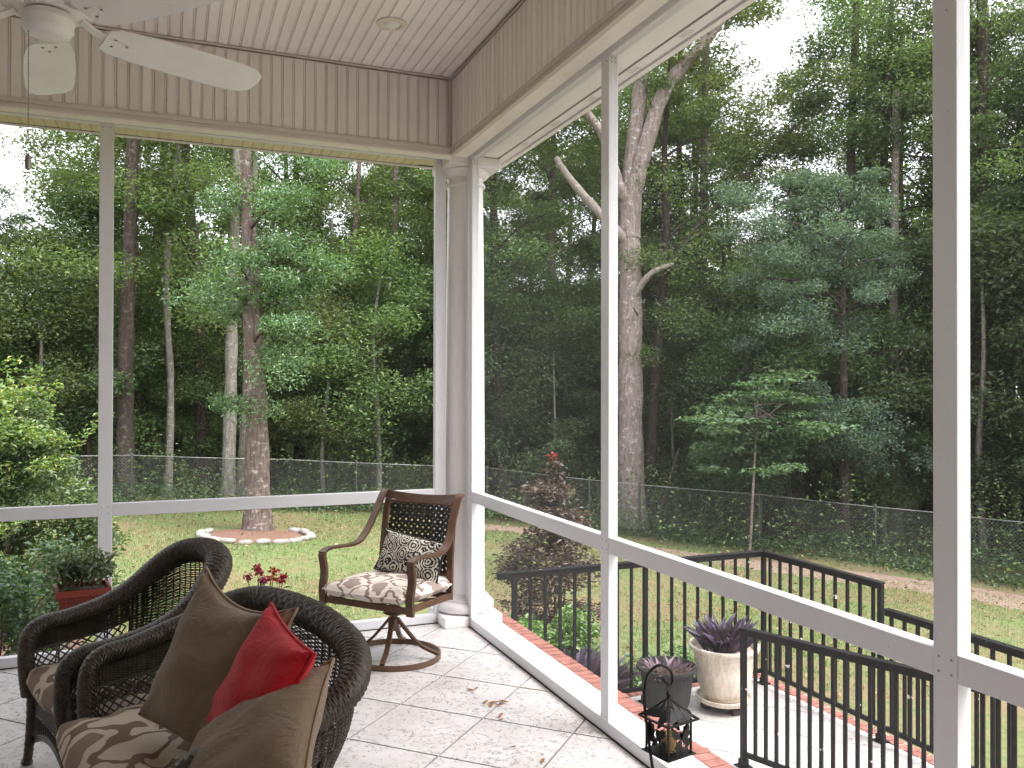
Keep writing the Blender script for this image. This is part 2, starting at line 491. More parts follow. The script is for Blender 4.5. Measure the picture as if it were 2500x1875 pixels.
# ------------------------------------------------------------------ mesh helpers
class MB:
    def __init__(self):
        self.v = []
        self.f = []

    def add(self, vs, fs):
        o = len(self.v)
        self.v += [tuple(q) for q in vs]
        self.f += [tuple(i + o for i in q) for q in fs]
        return self

    def box(self, lo, hi):
        x0, y0, z0 = lo
        x1, y1, z1 = hi
        return self.add([(x0, y0, z0), (x1, y0, z0), (x1, y1, z0), (x0, y1, z0), (x0, y0, z1), (x1, y0, z1), (x1, y1, z1), (x0, y1, z1)],
                        [(0, 3, 2, 1), (4, 5, 6, 7), (0, 1, 5, 4), (1, 2, 6, 5), (2, 3, 7, 6), (3, 0, 4, 7)])

    def bar(self, a, b, w, h, upv=(0, 0, 1)):
        a, b = Vector(a), Vector(b)
        d = (b - a).normalized()
        u = Vector(upv)
        s = d.cross(u)
        if s.length < 1e-4:
            s = d.cross(Vector((0, 1, 0)))
        s.normalize()
        u = s.cross(d)
        vs = []
        for p in (a, b):
            for i, j in ((-1, -1), (1, -1), (1, 1), (-1, 1)):
                vs.append(p + s * (i * w / 2) + u * (j * h / 2))
        return self.add(vs, [(0, 1, 2, 3), (7, 6, 5, 4), (0, 4, 5, 1), (1, 5, 6, 2), (2, 6, 7, 3), (3, 7, 4, 0)])

    def tube(self, pts, r, n=6, closed=False, prof=None, upv=None):
        """sweep: circle of radius r (number or list), or prof = list of (side, up) offsets"""
        P = [Vector(p) for p in pts]
        k = len(P)
        rs = r if isinstance(r, (list, tuple)) else [r] * k
        T = []
        for i in range(k):
            if closed:
                d = P[(i + 1) % k] - P[i - 1]
            else:
                d = P[min(i + 1, k - 1)] - P[max(i - 1, 0)]
            T.append(d.normalized() if d.length > 1e-9 else Vector((0, 0, 1)))
        if upv is None:
            u = Vector((0, 0, 1)) if abs(T[0].z) < 0.9 else Vector((1, 0, 0))
        else:
            u = Vector(upv)
        vs = []
        m = len(prof) if prof else n
        for i in range(k):
            if upv is not None:
                u = Vector(upv)
            s = T[i].cross(u)
            if s.length < 1e-6:
                s = T[i].cross(Vector((0.3, 1, 0.2)))
            s.normalize()
            u = s.cross(T[i]).normalized()
            for j in range(m):
                if prof:
                    a, b = prof[j]
                    vs.append(P[i] + s * (a * rs[i]) + u * (b * rs[i]))
                else:
                    an = 2 * PI * j / n
                    vs.append(P[i] + s * (math.cos(an) * rs[i]) + u * (math.sin(an) * rs[i]))
        fs = []
        for i in range(k if closed else k - 1):
            a0, b0 = i * m, ((i + 1) % k) * m
            for j in range(m):
                j2 = (j + 1) % m
                fs.append((a0 + j, a0 + j2, b0 + j2, b0 + j))
        if not closed:
            fs.append(tuple(range(m - 1, -1, -1)))
            fs.append(tuple((k - 1) * m + j for j in range(m)))
        return self.add(vs, fs)

    def lathe(self, prof, c=(0, 0, 0), n=32, flute=0, famp=0.0):
        vs, fs = [], []
        for r, z in prof:
            for j in range(n):
                a = 2 * PI * j / n
                rr = r * (1 + famp * math.cos(flute * a)) if flute else r
                vs.append((c[0] + rr * math.cos(a), c[1] + rr * math.sin(a), c[2] + z))
        for i in range(len(prof) - 1):
            for j in range(n):
                j2 = (j + 1) % n
                fs.append((i * n + j, i * n + j2, (i + 1) * n + j2, (i + 1) * n + j))
        fs.append(tuple(range(n - 1, -1, -1)))
        fs.append(tuple((len(prof) - 1) * n + j for j in range(n)))
        return self.add(vs, fs)

    def prism(self, poly, z0, z1):
        n = len(poly)
        vs = [(x, y, z0) for x, y in poly] + [(x, y, z1) for x, y in poly]
        fs = [tuple(range(n - 1, -1, -1)), tuple(range(n, 2 * n))]
        fs += [(i, (i + 1) % n, n + (i + 1) % n, n + i) for i in range(n)]
        return self.add(vs, fs)

    def grid(self, fn, nu, nv):
        vs = [fn(i / nu, j / nv) for i in range(nu + 1) for j in range(nv + 1)]
        fs = [(i * (nv + 1) + j, (i + 1) * (nv + 1) + j, (i + 1) * (nv + 1) + j + 1, i * (nv + 1) + j + 1) for i in range(nu) for j in range(nv)]
        return self.add(vs, fs)

    def mesh(self, name, mat, smooth=False, off=(0, 0, 0)):
        me = bpy.data.meshes.new(name)
        if any(off):
            vs = [(x - off[0], y - off[1], z - off[2]) for x, y, z in self.v]
        else:
            vs = self.v
        me.from_pydata(vs, [], self.f)
        me.materials.append(mat)
        if smooth:
            me.polygons.foreach_set('use_smooth', [True] * len(me.polygons))
            try:
                me.set_sharp_from_angle(angle=math.radians(45))
            except Exception:
                pass
        me.update()
        return me

    def build(self, name, mat, parent=None, smooth=False, bevel=0.0, loc=None):
        """one mesh object; world coordinates unless the parent stands at the origin"""
        off = (0, 0, 0)
        if loc is not None:
            off = loc
        elif parent is not None:
            q = parent
            acc = Vector(q.location)
            while q.parent:
                q = q.parent
                acc += Vector(q.location)
            off = tuple(acc)
        o = bpy.data.objects.new(name, self.mesh(name, mat, smooth, off))
        COL.objects.link(o)
        if loc is not None:
            o.location = loc
        if parent is not None:
            o.parent = parent
        if bevel:
            b = o.modifiers.new('bevel', 'BEVEL')
            b.width = bevel
            b.segments = 2
            b.limit_method = 'ANGLE'
        return o


def link(name, me, parent=None, loc=(0, 0, 0), rot=(0, 0, 0), sc=(1, 1, 1)):
    o = bpy.data.objects.new(name, me)
    COL.objects.link(o)
    o.parent = parent
    o.location = loc
    o.rotation_euler = rot
    o.scale = sc
    return o


def empty(name, loc=(0, 0, 0), rz=0.0):
    o = bpy.data.objects.new(name, None)
    COL.objects.link(o)
    o.location = loc
    o.rotation_euler = (0, 0, rz)
    o.empty_display_size = 0.1
    return o


def tag(o, label=None, cat=None, group=None, kind=None):
    if label:
        o['label'] = label
    if cat:
        o['category'] = cat
    if group:
        o['group'] = group
    if kind:
        o['kind'] = kind
    return o


def spline(P, n=12, closed=False):
    """Catmull-Rom through P"""
    P = [Vector(p) for p in P]
    out = []
    k = len(P)
    for i in range(k if closed else k - 1):
        if closed:
            a, b, c, d = P[i - 1], P[i], P[(i + 1) % k], P[(i + 2) % k]
        else:
            a, b, c, d = P[max(i - 1, 0)], P[i], P[i + 1], P[min(i + 2, k - 1)]
        for j in range(n):
            t = j / n
            out.append(0.5 * ((2 * b) + (c - a) * t + (2 * a - 5 * b + 4 * c - d) * t * t + (3 * b - a - 3 * c + d) * t ** 3))
    if not closed:
        out.append(P[-1])
    return out


def tris_mesh(name, V, F, mat):
    """fast mesh from numpy arrays: V (n,3), F (m,3)"""
    me = bpy.data.meshes.new(name)
    me.vertices.add(len(V))
    me.vertices.foreach_set('co', np.asarray(V, dtype=np.float32).ravel())
    me.loops.add(F.size)
    me.loops.foreach_set('vertex_index', np.asarray(F, dtype=np.int32).ravel())
    me.polygons.add(len(F))
    me.polygons.foreach_set('loop_start', np.arange(0, F.size, 3, dtype=np.int32))
    me.polygons.foreach_set('loop_total', np.full(len(F), 3, dtype=np.int32))
    me.materials.append(mat)
    me.update(calc_edges=True)
    me.validate()
    return me


def unit(a):
    return a / np.maximum(np.linalg.norm(a, axis=1, keepdims=True), 1e-9)


def leaves(P, L, mat, name='crown', wid=0.5, upb=0.7, fold=0.18, dirs=None, flat=0.45, lvar=0.35, droop=0.15):
    """leaf blades: two triangles folded along the midrib, one island per leaf"""
    n = len(P)
    d = rng.normal(size=(n, 3)) if dirs is None else dirs + rng.normal(size=(n, 3)) * 0.45
    d[:, 2] = d[:, 2] * flat - droop
    d = unit(d)
    nn = rng.normal(size=(n, 3)) * 0.55
    nn[:, 2] += upb
    s = unit(np.cross(nn, d))
    nn = np.cross(d, s)
    ln = L * (1 + lvar * rng.uniform(-1, 1, size=(n, 1)))
    w = ln * wid * 0.5
    V = np.empty((n, 4, 3))
    V[:, 0] = P
    V[:, 1] = P + d * ln * 0.48 + s * w + nn * ln * fold
    V[:, 2] = P + d * ln
    V[:, 3] = P + d * ln * 0.48 - s * w + nn * ln * fold
    b = np.arange(n)[:, None] * 4
    F = np.stack([b + [0, 1, 2], b + [0, 2, 3]], axis=1).reshape(-1, 3)
    return tris_mesh(name, V.reshape(-1, 3), F, mat)


def blob(c, r, n, shell=0.5):
    """n points in an ellipsoid c, r, denser toward its outside"""
    q = unit(rng.normal(size=(n, 3)))
    k = rng.uniform(0, 1, size=(n, 1)) ** shell
    return np.asarray(c) + q * k * np.asarray(r)


def reseed(k):
    global rng
    random.seed(k)
    rng = np.random.default_rng(k)


def ground_z(x, y):
    return -1.15 - 0.065 * max(-5.0, min(14.0, x))


# ------------------------------------------------------------------ ground
def make_ground():
    xs = np.concatenate([[-300, -120, -60, -35, -22], np.linspace(-14, 24, 58), [34, 60, 120, 300]])
    ys = np.concatenate([[-300, -100, -30], np.linspace(-12, 26, 58), [36, 60, 120, 300]])
    mb = MB()
    vs = [(x, y, ground_z(x, y) + (0.03 * math.sin(1.3 * x + 0.7 * y) * math.sin(0.9 * y) if abs(x) < 30 and abs(y) < 30 else 0)) for x in xs for y in ys]
    ny = len(ys)
    fs = [(i * ny + j, (i + 1) * ny + j, (i + 1) * ny + j + 1, i * ny + j + 1) for i in range(len(xs) - 1) for j in range(ny - 1)]
    mb.add(vs, fs)
    tag(mb.build('lawn', M['ground'], None, True), kind='structure')


make_ground()


def sheet(name, poly, mat, lift, kind='structure', jag=0.0, sub=10):
    """irregular patch draped on the ground"""
    P = [Vector((x, y, 0)) for x, y in poly]
    ring = spline(P, sub, True)
    rnd = random.Random(len(name))
    cx = sum(p.x for p in ring) / len(ring)
    cyy = sum(p.y for p in ring) / len(ring)
    mb = MB()
    rows = []
    K = 10
    vs = []
    for k in range(K + 1):
        t = k / K
        for p in ring:
            j = 1 + (rnd.uniform(-jag, jag) if k == K else 0)
            x, y = cx + (p.x - cx) * t * j, cyy + (p.y - cyy) * t * j
            z = ground_z(x, y) + 0.03 * math.sin(1.3 * x + 0.7 * y) * math.sin(0.9 * y) + lift * (1 if k < K else -0.6)
            vs.append((x, y, z))
    n = len(ring)
    fs = [(k * n + j, k * n + (j + 1) % n, (k + 1) * n + (j + 1) % n, (k + 1) * n + j) for k in range(K) for j in range(n)]
    mb.add(vs, fs)
    return tag(mb.build(name, mat, None, True), kind=kind)


def strip(name, A, B, mat, lift):
    """draped strip between two polylines"""
    A = spline([(x, y, 0) for x, y in A], 10)
    B = spline([(x, y, 0) for x, y in B], 10)
    rnd = random.Random(3)
    vs, fs = [], []
    K = 8
    for a, b in zip(A, B):
        ja, jb = rnd.uniform(-.12, .12), rnd.uniform(-.12, .12)
        for k in range(K + 1):
            p = a.lerp(b, k / K) + (b - a).normalized() * (ja if k == 0 else jb if k == K else 0)
            z = ground_z(p.x, p.y) + 0.03 * math.sin(1.3 * p.x + 0.7 * p.y) * math.sin(0.9 * p.y)
            vs.append((p.x, p.y, z + (lift if 0 < k < K else -0.01)))
    m = K + 1
    fs = [(i * m + k, (i + 1) * m + k, (i + 1) * m + k + 1, i * m + k + 1) for i in range(len(A) - 1) for k in range(K)]
    return tag(MB().add(vs, fs).build(name, mat, None, True), kind='structure')


strip('dirt_path', [(3.0, 13.6), (5.4, 12.2), (7.2, 9.75), (9.2, 7.8), (10.7, 6.0), (11.6, 4.6), (12.4, 3.0)],
      [(3.0, 13.0), (5.0, 11.4), (6.75, 8.9), (8.35, 6.6), (9.9, 4.6), (10.5, 3.3), (10.9, 1.6)], M['dirt'], 0.02)
sheet('mulch_bed', [(-5.2, 5.9), (-3.6, 5.6), (-2.75, 4.9), (-2.7, 3.6), (-3.2, 1.5), (-5.4, 1.2)], M['mulch'], 0.04, jag=0.03)

# ------------------------------------------------------------------ porch floor of diagonal tiles
SQ2 = math.sqrt(2)


def clip(poly, lo, hi):
    for ax, lim, sg in ((0, lo[0], 1), (0, hi[0], -1), (1, lo[1], 1), (1, hi[1], -1)):
        out = []
        for i, p in enumerate(poly):
            q = poly[(i + 1) % len(poly)]
            dp, dq = sg * (p[ax] - lim), sg * (q[ax] - lim)
            if dp >= 0:
                out.append(p)
            if dp * dq < 0:
                t = dp / (dp - dq)
                out.append((p[0] + (q[0] - p[0]) * t, p[1] + (q[1] - p[1]) * t))
        poly = out
        if len(poly) < 3:
            return []
    return poly


def tiles(parent, lo, hi, z, o=(-0.465, -1.032), step=0.329, gap=0.005, th=0.008):
    shared = None
    for i in range(-40, 40):
        for j in range(-40, 40):
            if (i + j) % 2:
                continue
            cx, cyy = o[0] + i * step, o[1] + (j + 1) * step
            h = step - gap * SQ2
            poly = [(cx - h, cyy), (cx, cyy - h), (cx + h, cyy), (cx, cyy + h)]
            c = clip(poly, lo, hi)
            if len(c) < 3:
                continue
            ar = 0.5 * abs(sum(c[k][0] * c[(k + 1) % len(c)][1] - c[(k + 1) % len(c)][0] * c[k][1] for k in range(len(c))))
            if ar < 0.002:
                continue
            if len(c) == 4 and abs(ar - 2 * h * h) < 1e-6:
                if shared is None:
                    mb = MB().prism([(-h, 0), (0, -h), (h, 0), (0, h)], -th, 0)
                    shared = mb.mesh('tile', M['tile'])
                t = link('tile', shared, parent)
            else:
                me = MB().prism([(x - cx, y - cyy) for x, y in c], -th, 0).mesh('tile', M['tile'])
                t = link('tile', me, parent)
            t.location = (cx, cyy, z + random.uniform(-0.0006, 0.0006))


floor = MB().box((-7.0, -9.0, -0.30), (0.238, 0.18, -0.006)).build('porch_floor', M['grout'], None)
tag(floor, kind='structure')
tiles(floor, (-5.2, -5.6), (-0.002, 0.10), 0.0)
ledge = MB().box((0.052, -8.9, -0.02), (0.238, 0.17, 0.002)).build('ledge', M['concrete'], floor)
found = MB().box((-6.9, -8.9, -2.4), (0.20, 0.10, -0.302)).build('foundation', M['mortar'], None)
tag(found, kind='structure')

edge = MB().box((0.2395, -8.9, -2.3), (0.334, 0.25, -0.005)).build('brick_edge', M['mortar'], None)
tag(edge, kind='structure')
bk = [MB() for _ in range(4)]
for q, mb in enumerate(bk):
    rr = random.Random(q)
    mb.box((-0.048 + rr.uniform(-.002, .002), -0.027, -0.06), (0.048 + rr.uniform(-.003, .003), 0.027, rr.uniform(-.002, .003)))
bk = [mb.mesh('brick', M['brick']) for mb in bk]
y = 0.22
while y > -4.6:
    link('brick', bk[random.randrange(4)], edge, (0.291 + random.uniform(-.003, .003), y, 0.002 + random.uniform(-.003, .002)), (0, 0, random.uniform(-.03, .03)))
    y -= 0.0655

# ------------------------------------------------------------------ landing below the porch, edged with brick
LZ = -0.78
land = MB().box((0.334, -6.0, -2.4), (2.62, 0.17, LZ - 0.006)).build('landing', M['mortar'], None)
tag(land, kind='structure')
tiles(land, (0.336, -5.0), (2.615, 0.165), LZ, o=(0.55, -0.62), step=0.329)
for ch in land.children:
    ch.data.materials[0] = M['tile']
border = MB().box((0.334, 0.171, -2.4), (2.745, 0.272, LZ - 0.006)).box((2.621, -5.0, -2.4), (2.745, 0.170, LZ - 0.006)).build('brick_border', M['mortar'], None)
tag(border, kind='structure')
x = 0.37
while x < 2.74:
    link('brick', bk[random.randrange(4)], border, (x, 0.222, LZ + random.uniform(-.003, .002)), (0, 0, PI / 2 + random.uniform(-.03, .03)))
    x += 0.0655
y = 0.135
while y > -3.6:
    link('brick', bk[random.randrange(4)], border, (2.684, y, LZ + random.uniform(-.003, .002)), (0, 0, random.uniform(-.03, .03)))
    y -= 0.0655

# ------------------------------------------------------------------ ceiling, friezes, soffits, house
ZC, ZF = 3.6376, 3.13
FX, FY = -0.185, -0.334
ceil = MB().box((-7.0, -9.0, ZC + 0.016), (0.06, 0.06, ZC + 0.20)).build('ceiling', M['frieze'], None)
tag(ceil, kind='structure')
BP = 0.0651


def plank_mesh(length, mat, name='plank'):
    """beaded board running along +y, face toward -z, width BP centred on x=0"""
    mb = MB()
    w = BP
    mb.box((-w / 2 + 0.0012, 0, 0), (w / 2 - 0.0125, length, 0.011))
    mb.box((w / 2 - 0.0098, 0, 0.0015), (w / 2 - 0.0022, length, 0.011))
    return mb.mesh(name, mat)


cl = 8.0
cm = plank_mesh(cl, M['ceiling'])
for k in range(74):
    xx = FX - 0.02 - BP * (k + 0.5)
    link('plank', cm, ceil, (xx, FY - cl - 0.012, ZC), (0, 0, 0))
# thin dark shadow gap and cove where ceiling meets the friezes
mb = MB().box((-7, FY - 0.014, ZC - 0.016), (FX, FY - 0.0005, ZC - 0.003))
mb.box((FX - 0.014, -8.9, ZC - 0.016), (FX - 0.0005, FY - 0.0145, ZC - 0.003))
mb.build('cove_trim', M['trim'], ceil)

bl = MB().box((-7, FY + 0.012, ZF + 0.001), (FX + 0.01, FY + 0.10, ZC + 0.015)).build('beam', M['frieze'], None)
tag(bl, kind='structure')
fl = plank_mesh(ZC - ZF - 0.075, M['frieze'])
for k in range(74):
    xx = FX - 0.035 - BP * (k + 0.5)
    link('plank', fl, bl, (xx, FY, ZF + 0.05), (PI / 2, 0, 0))
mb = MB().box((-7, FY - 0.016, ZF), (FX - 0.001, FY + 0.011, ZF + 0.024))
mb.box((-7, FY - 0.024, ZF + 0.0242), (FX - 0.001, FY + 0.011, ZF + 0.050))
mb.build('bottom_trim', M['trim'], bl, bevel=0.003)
MB().box((FX - 0.034, FY - 0.014, ZF + 0.052), (FX - 0.018, FY + 0.011, ZC - 0.018)).box((FX - 0.0165, FY - 0.014, ZF + 0.052), (FX - 0.003, FY + 0.011, ZC - 0.018)).build('corner_trim', M['trim'], bl)

br = MB().box((FX + 0.012, -8.9, ZF + 0.001), (FX + 0.10, FY + 0.0, ZC + 0.015)).build('beam', M['frieze'], None)
tag(br, kind='structure')
for k in range(84):
    yy = FY - 0.02 - BP * (k + 0.5)
    o = link('plank', fl, br, (FX, yy, ZF + 0.05), (PI / 2, 0, -PI / 2))
mb = MB().box((FX - 0.016, -8.9, ZF), (FX + 0.011, FY - 0.001, ZF + 0.024))
mb.box((FX - 0.024, -8.9, ZF + 0.0242), (FX + 0.011, FY - 0.001, ZF + 0.050))
mb.build('bottom_trim', M['trim'], br, bevel=0.003)

# undersides between frieze and screen header, and the eave soffits outside
ZU = 3.205
su = MB().box((-7, FY + 0.0, ZU + 0.056), (0.0, 0.42, ZU + 0.07)).build('soffit', M['soffit'], None)
tag(su, kind='structure')
pm = MB()
pm.box((-BP / 2 + 0.001, 0, 0), (BP / 2 - 0.009, 0.362, 0.008)).box((BP / 2 - 0.0065, 0, 0.001), (BP / 2 - 0.0015, 0.362, 0.008))
pm = pm.mesh('panel', M['soffit'])
for k in range(72):
    link('panel', pm, su, (-0.20 - BP * (k + 0.5), 0.055, ZU + 0.046))
MB().box((-7, 0.4225, ZU + 0.042), (0.30, 0.432, ZU + 0.25)).box((-7, 0.4325, ZU + 0.036), (0.30, 0.45, ZU + 0.25)).build('drip_edge', M['soffit_white'], su)
MB().box((-7, 0.4180, ZU + 0.044), (0.20, 0.4222, ZU + 0.05)).build('shadow_gap', M['dark'], su)

sr = MB().box((FX + 0.1, -8.9, ZU + 0.036), (0.27, 0.02, ZU + 0.05)).build('soffit', M['soffit_white'], None)
tag(sr, kind='structure')
pm = MB()
pm.box((0, -BP / 2 + 0.0015, 0), (0.20, BP / 2 - 0.0015, 0.008))
pm = pm.mesh('panel', M['soffit_white'])
for k in range(88):
    link('panel', pm, sr, (FX + 0.012, FY + 0.33 - BP * (k + 0.5), ZU + 0.0), (0, 0, 0))
MB().box((0.052, -8.9, ZU), (0.205, 0.02, ZU + 0.02)).build('inner_panel', M['soffit_white'], sr)
mb = MB().box((0.217, -8.9, ZU - 0.004), (0.276, 0.02, ZU + 0.02))
mb.build('outer_panel', M['soffit_white'], sr)
ven = MB()
yy = -0.5
while yy > -6:
    for q in range(5):
        ven.box((0.228, yy - 0.018 * q - 0.004, ZU - 0.0052), (0.262, yy - 0.018 * q, ZU - 0.0035))
    yy -= 0.46
tag(ven.build('vent_slots', simple('vent', (0.4, 0.35, 0.33), 0.8, 0.1), sr), kind='stuff')
MB().box((0.2055, -8.9, ZU + 0.012), (0.2165, 0.02, ZU + 0.03)).build('shadow_gap', M['dark'], sr)
MB().box((0.2765, -8.9, ZU + 0.006), (0.2795, 0.40, ZU + 0.25)).box((0.2800, -8.9, ZU - 0.016), (0.31, 0.41, ZU + 0.25)).build('drip_edge', M['soffit_white'], sr)
roof = MB().box((-7.6, -9.4, ZC + 0.21), (0.34, 0.45, ZC + 0.30)).build('roof', M['house'], None)
tag(roof, kind='structure')

hw = MB().box((-7.2, -9.2, -2.4), (0.30, -9.0, 3.85)).build('unseen_house_wall', M['house'], None)
tag(hw, kind='structure')
hw2 = MB().box((-4.75, -8.99, -2.4), (-4.55, -0.25, 3.85)).build('unseen_house_wall', M['house'], None)  # unseen side wall, added close in to cut light reaching the chairs
tag(hw2, kind='structure')

# ------------------------------------------------------------------ screen walls
RT, RB, ST = 0.92, 0.845, 0.0627
DP = 0.05


def wires(a0, a1, z0, z1, pitch, d, along_x):
    """woven insect screen as real wires; small tri-section bars"""
    V, F = [], []

    def add(p, q):
        o = len(V)
        if abs(p[2] - q[2]) > 1e-6:
            offs = [(d / 2, 0, 0), (-d / 4, d * .43, 0), (-d / 4, -d * .43, 0)]
        elif along_x:
            offs = [(0, 0, d / 2), (0, d * .43, -d / 4), (0, -d * .43, -d / 4)]
        else:
            offs = [(0, 0, d / 2), (d * .43, 0, -d / 4), (-d * .43, 0, -d / 4)]
        for e in (p, q):
            for f in offs:
                V.append((e[0] + f[0], e[1] + f[1], e[2] + f[2]))
        for i in range(3):
            j = (i + 1) % 3
            F.append((o + i, o + j, o + 3 + j))
            F.append((o + i, o + 3 + j, o + 3 + i))
    n = int((a1 - a0) / pitch)
    for i in range(n + 1):
        a = a0 + i * pitch
        add((a, 0.028, z0) if along_x else (0.028, a, z0), (a, 0.028, z1) if along_x else (0.028, a, z1))
    n = int((z1 - z0) / pitch)
    for i in range(n + 1):
        z = z0 + i * pitch
        add((a0, 0.0286, z) if along_x else (0.0286, a0, z), (a1, 0.0286, z) if along_x else (0.0286, a1, z))
    return np.array(V), np.array(F)


def screen_wall(axis, posts, lo, zt, zh, pitch, d, label):
    root = empty('screen_wall', (0, 0, 0))
    tag(root, label, 'screen wall', 'screen walls round the porch')

    def bx(a0, a1, z0, z1, t0=0.0, t1=DP):
        if axis == 'x':
            return ((a0, t0, z0), (a1, t1, z1))
        return ((t0, a0, z0), (t1, a1, z1))
    end = max(p[1] for p in posts)
    MB().box(*bx(lo, end, 0.0005, ST)).build('sill', M['white'], root, bevel=0.003)
    MB().box(*bx(lo, end, zt, zh)).build('header', M['white'], root, bevel=0.003)
    MB().box(*bx(lo, end, 0.0, 0.006, -0.006, -0.0003)).build('sill_joint', M['dark'], root)
    ps = sorted(posts)
    for p0, p1 in ps:
        MB().box(*bx(p0, p1, ST + 0.0003, zt - 0.0003, -0.0012, DP - 0.002)).build('post', M['white'], root, bevel=0.0025)
    stops = [lo] + [q for p in ps for q in p]
    spans = [(stops[i], stops[i + 1]) for i in range(0, len(stops) - 1, 2)]
    for a0, a1 in spans:
        if a1 - a0 < 0.2:
            continue
        MB().box(*bx(a0 + 0.0006, a1 - 0.0006, RB, RT)).build('midrail', M['white'], root, bevel=0.0025)
        for z0, z1 in ((ST, RB), (RT, zt)):
            V, F = wires(a0, a1, z0, z1, pitch, d, axis == 'x')
            o = link('insect_screen', tris_mesh('insect_screen', V, F, M['wire']), root)
            tag(o, kind='stuff')
    sc = MB()
    for p0, p1 in ps:
        for a in (p0 + .018, p1 - .018):
            for z in (zt - .022, RT - .018, RB + .018, ST + .022):
                c = ((a, -.0016, z), (0, -1, 0)) if axis == 'x' else ((-.0016, a, z), (-1, 0, 0))
                d = .0032
                if axis == 'x':
                    sc.box((a - d, -.0022, z - d), (a + d, -.0013, z + d))
                else:
                    sc.box((-.0022, a - d, z - d), (-.0013, a + d, z + d))
        if axis == 'y':
            for t in (.014, .034):
                for z in (zt - .03, zt - .012):
                    sc.box((t - .0035, p0 - .0012, z - .0035), (t + .0035, p0 + .0002, z + .0035))
    tag(sc.build('screws', simple('screw', (.35, .34, .34), .4, .2, 9, 0, 60, .7), root), kind='stuff')
    return root


screen_wall('x', [(-0.197, -0.122), (-2.282, -2.206), (-4.29, -4.215), (-6.3, -6.225)], -7.0, 3.190, 3.240, 0.0055, 0.0004,
            'white framed screen wall facing the tree with the stone ring')
screen_wall('y', [(-0.198, -0.122), (-2.110, -2.034), (-3.983, -3.908), (-5.86, -5.785), (-7.7, -7.63)], -8.9, 3.168, 3.204, 0.004, 0.00042,
            'white framed screen wall beside the black railings')
holes = MB()
for k in range(70):
    xx = -0.25 - BP * k
    for q in (0, 0.0115):
        holes.box((xx - q - 0.003, -0.0022, 3.213), (xx - q + 0.003, -0.0008, 3.222))
h = holes.build('weep_holes', M['dark'], bl)
tag(h, kind='stuff')

# ------------------------------------------------------------------ corner column
col = empty('column', (0.03, 0.036, 0))
tag(col, 'round white column standing on a square plinth in the porch corner', 'column')
MB().box((-0.176, -0.17, 0.0005), (0.236, 0.242, 0.070)).build('plinth', M['column'], col, bevel=0.006)
cc = (0.03, 0.036, 0)
tor = [(0.16, 0.0705), (0.188, 0.078), (0.203, 0.095), (0.207, 0.112), (0.203, 0.130), (0.188, 0.145), (0.172, 0.15), (0.170, 0.166), (0.158, 0.170), (0.155, 0.182), (0.146, 0.188), (0.1405, 0.205)]
MB().lathe(tor, cc, 48).build('base', M['column'], col, True)
MB().lathe([(0.140, 0.2055), (0.139, 1.2), (0.131, 2.4), (0.124, 3.0145)], cc, 48).build('shaft', M['column'], col, True)
cap = [(0.124, 3.015), (0.138, 3.018), (0.142, 3.028), (0.138, 3.038), (0.126, 3.042), (0.126, 3.075), (0.15, 3.085), (0.165, 3.105), (0.17, 3.125), (0.166, 3.1295)]
MB().lathe(cap, cc, 48).build('capital', M['column'], col, True)
MB().box((-0.155, -0.15, 3.13), (0.225, 0.23, 3.2)).build('abacus', M['column'], col, bevel=0.006)
MB().box((-0.006, -0.121, 0.071), (-0.0015, -0.09, 3.15)).build('side_channel', M['white'], col)


# ------------------------------------------------------------------ black railings of the landing
def railing(label, runs, zt, zb, zfloor, posts, spacing, start=0.0, over=0.0, cat='railing', drop=0.0, level_end=None, feet=True):
    """runs: list of (p0, p1) plan points; top follows zt -> zt-drop along the last run"""
    p0 = runs[0][0]
    root = empty('railing', (p0[0], p0[1], zfloor))
    tag(root, label, cat, 'black metal railings round the landing')
    shared = {}
    for r, (a, b) in enumerate(runs):
        A, B = Vector((a[0], a[1], 0)), Vector((b[0], b[1], 0))
        L = (B - A).length
        d = (B - A) / L
        dz = -drop if r == len(runs) - 1 else 0.0
        za, zb_ = zt, zt + dz
        s = Vector((-d.y, d.x, 0))
        e0 = over if r == 0 else 0
        top = MB()
        pa, pb = A - d * e0 + Vector((0, 0, za)), B + d * 0.02 + Vector((0, 0, zb_))
        top.bar(pa - Vector((0, 0, .006)), pb - Vector((0, 0, .006)), 0.052, 0.012)
        top.bar(pa - Vector((0, 0, .031)), pb - Vector((0, 0, .031)), 0.030, 0.037)
        top.build('top_rail', M['rail'], root, bevel=0.003)
        MB().bar(A + Vector((0, 0, zb)), B + Vector((0, 0, zb + dz)), 0.028, 0.030).build('bottom_rail', M['rail'], root, bevel=0.002)
        n = int(L / spacing)
        for k in range(n + 1):
            q = start + k * spacing
            if q > L - 0.03:
                break
            P = A + d * q
            if any((P - Vector((x, y, 0))).length < 0.045 for x, y in posts):
                continue
            t = q / L
            z0, z1 = zb + dz * t + 0.0155, za + dz * t - 0.0505
            key = round(z1 - z0, 4)
            if key not in shared:
                shared[key] = MB().box((-0.0095, -0.0095, 0), (0.0095, 0.0095, z1 - z0)).mesh('baluster', M['rail'])
            link('baluster', shared[key], root, (P.x - p0[0], P.y - p0[1], z0 - zfloor), (0, 0, math.atan2(d.y, d.x)))
    for x, y in posts:
        mb = MB().box((x - .0165, y - .0165, zfloor + .001), (x + .0165, y + .0165, zt - 0.051))
        if feet:
            mb.box((x - .042, y - .042, zfloor + .0004), (x + .042, y + .042, zfloor + .008))
            mb.box((x - .024, y - .024, zfloor + .0082), (x + .024, y + .024, zfloor + .05))
        mb.build('post', M['rail'], root, bevel=0.002)
    return root


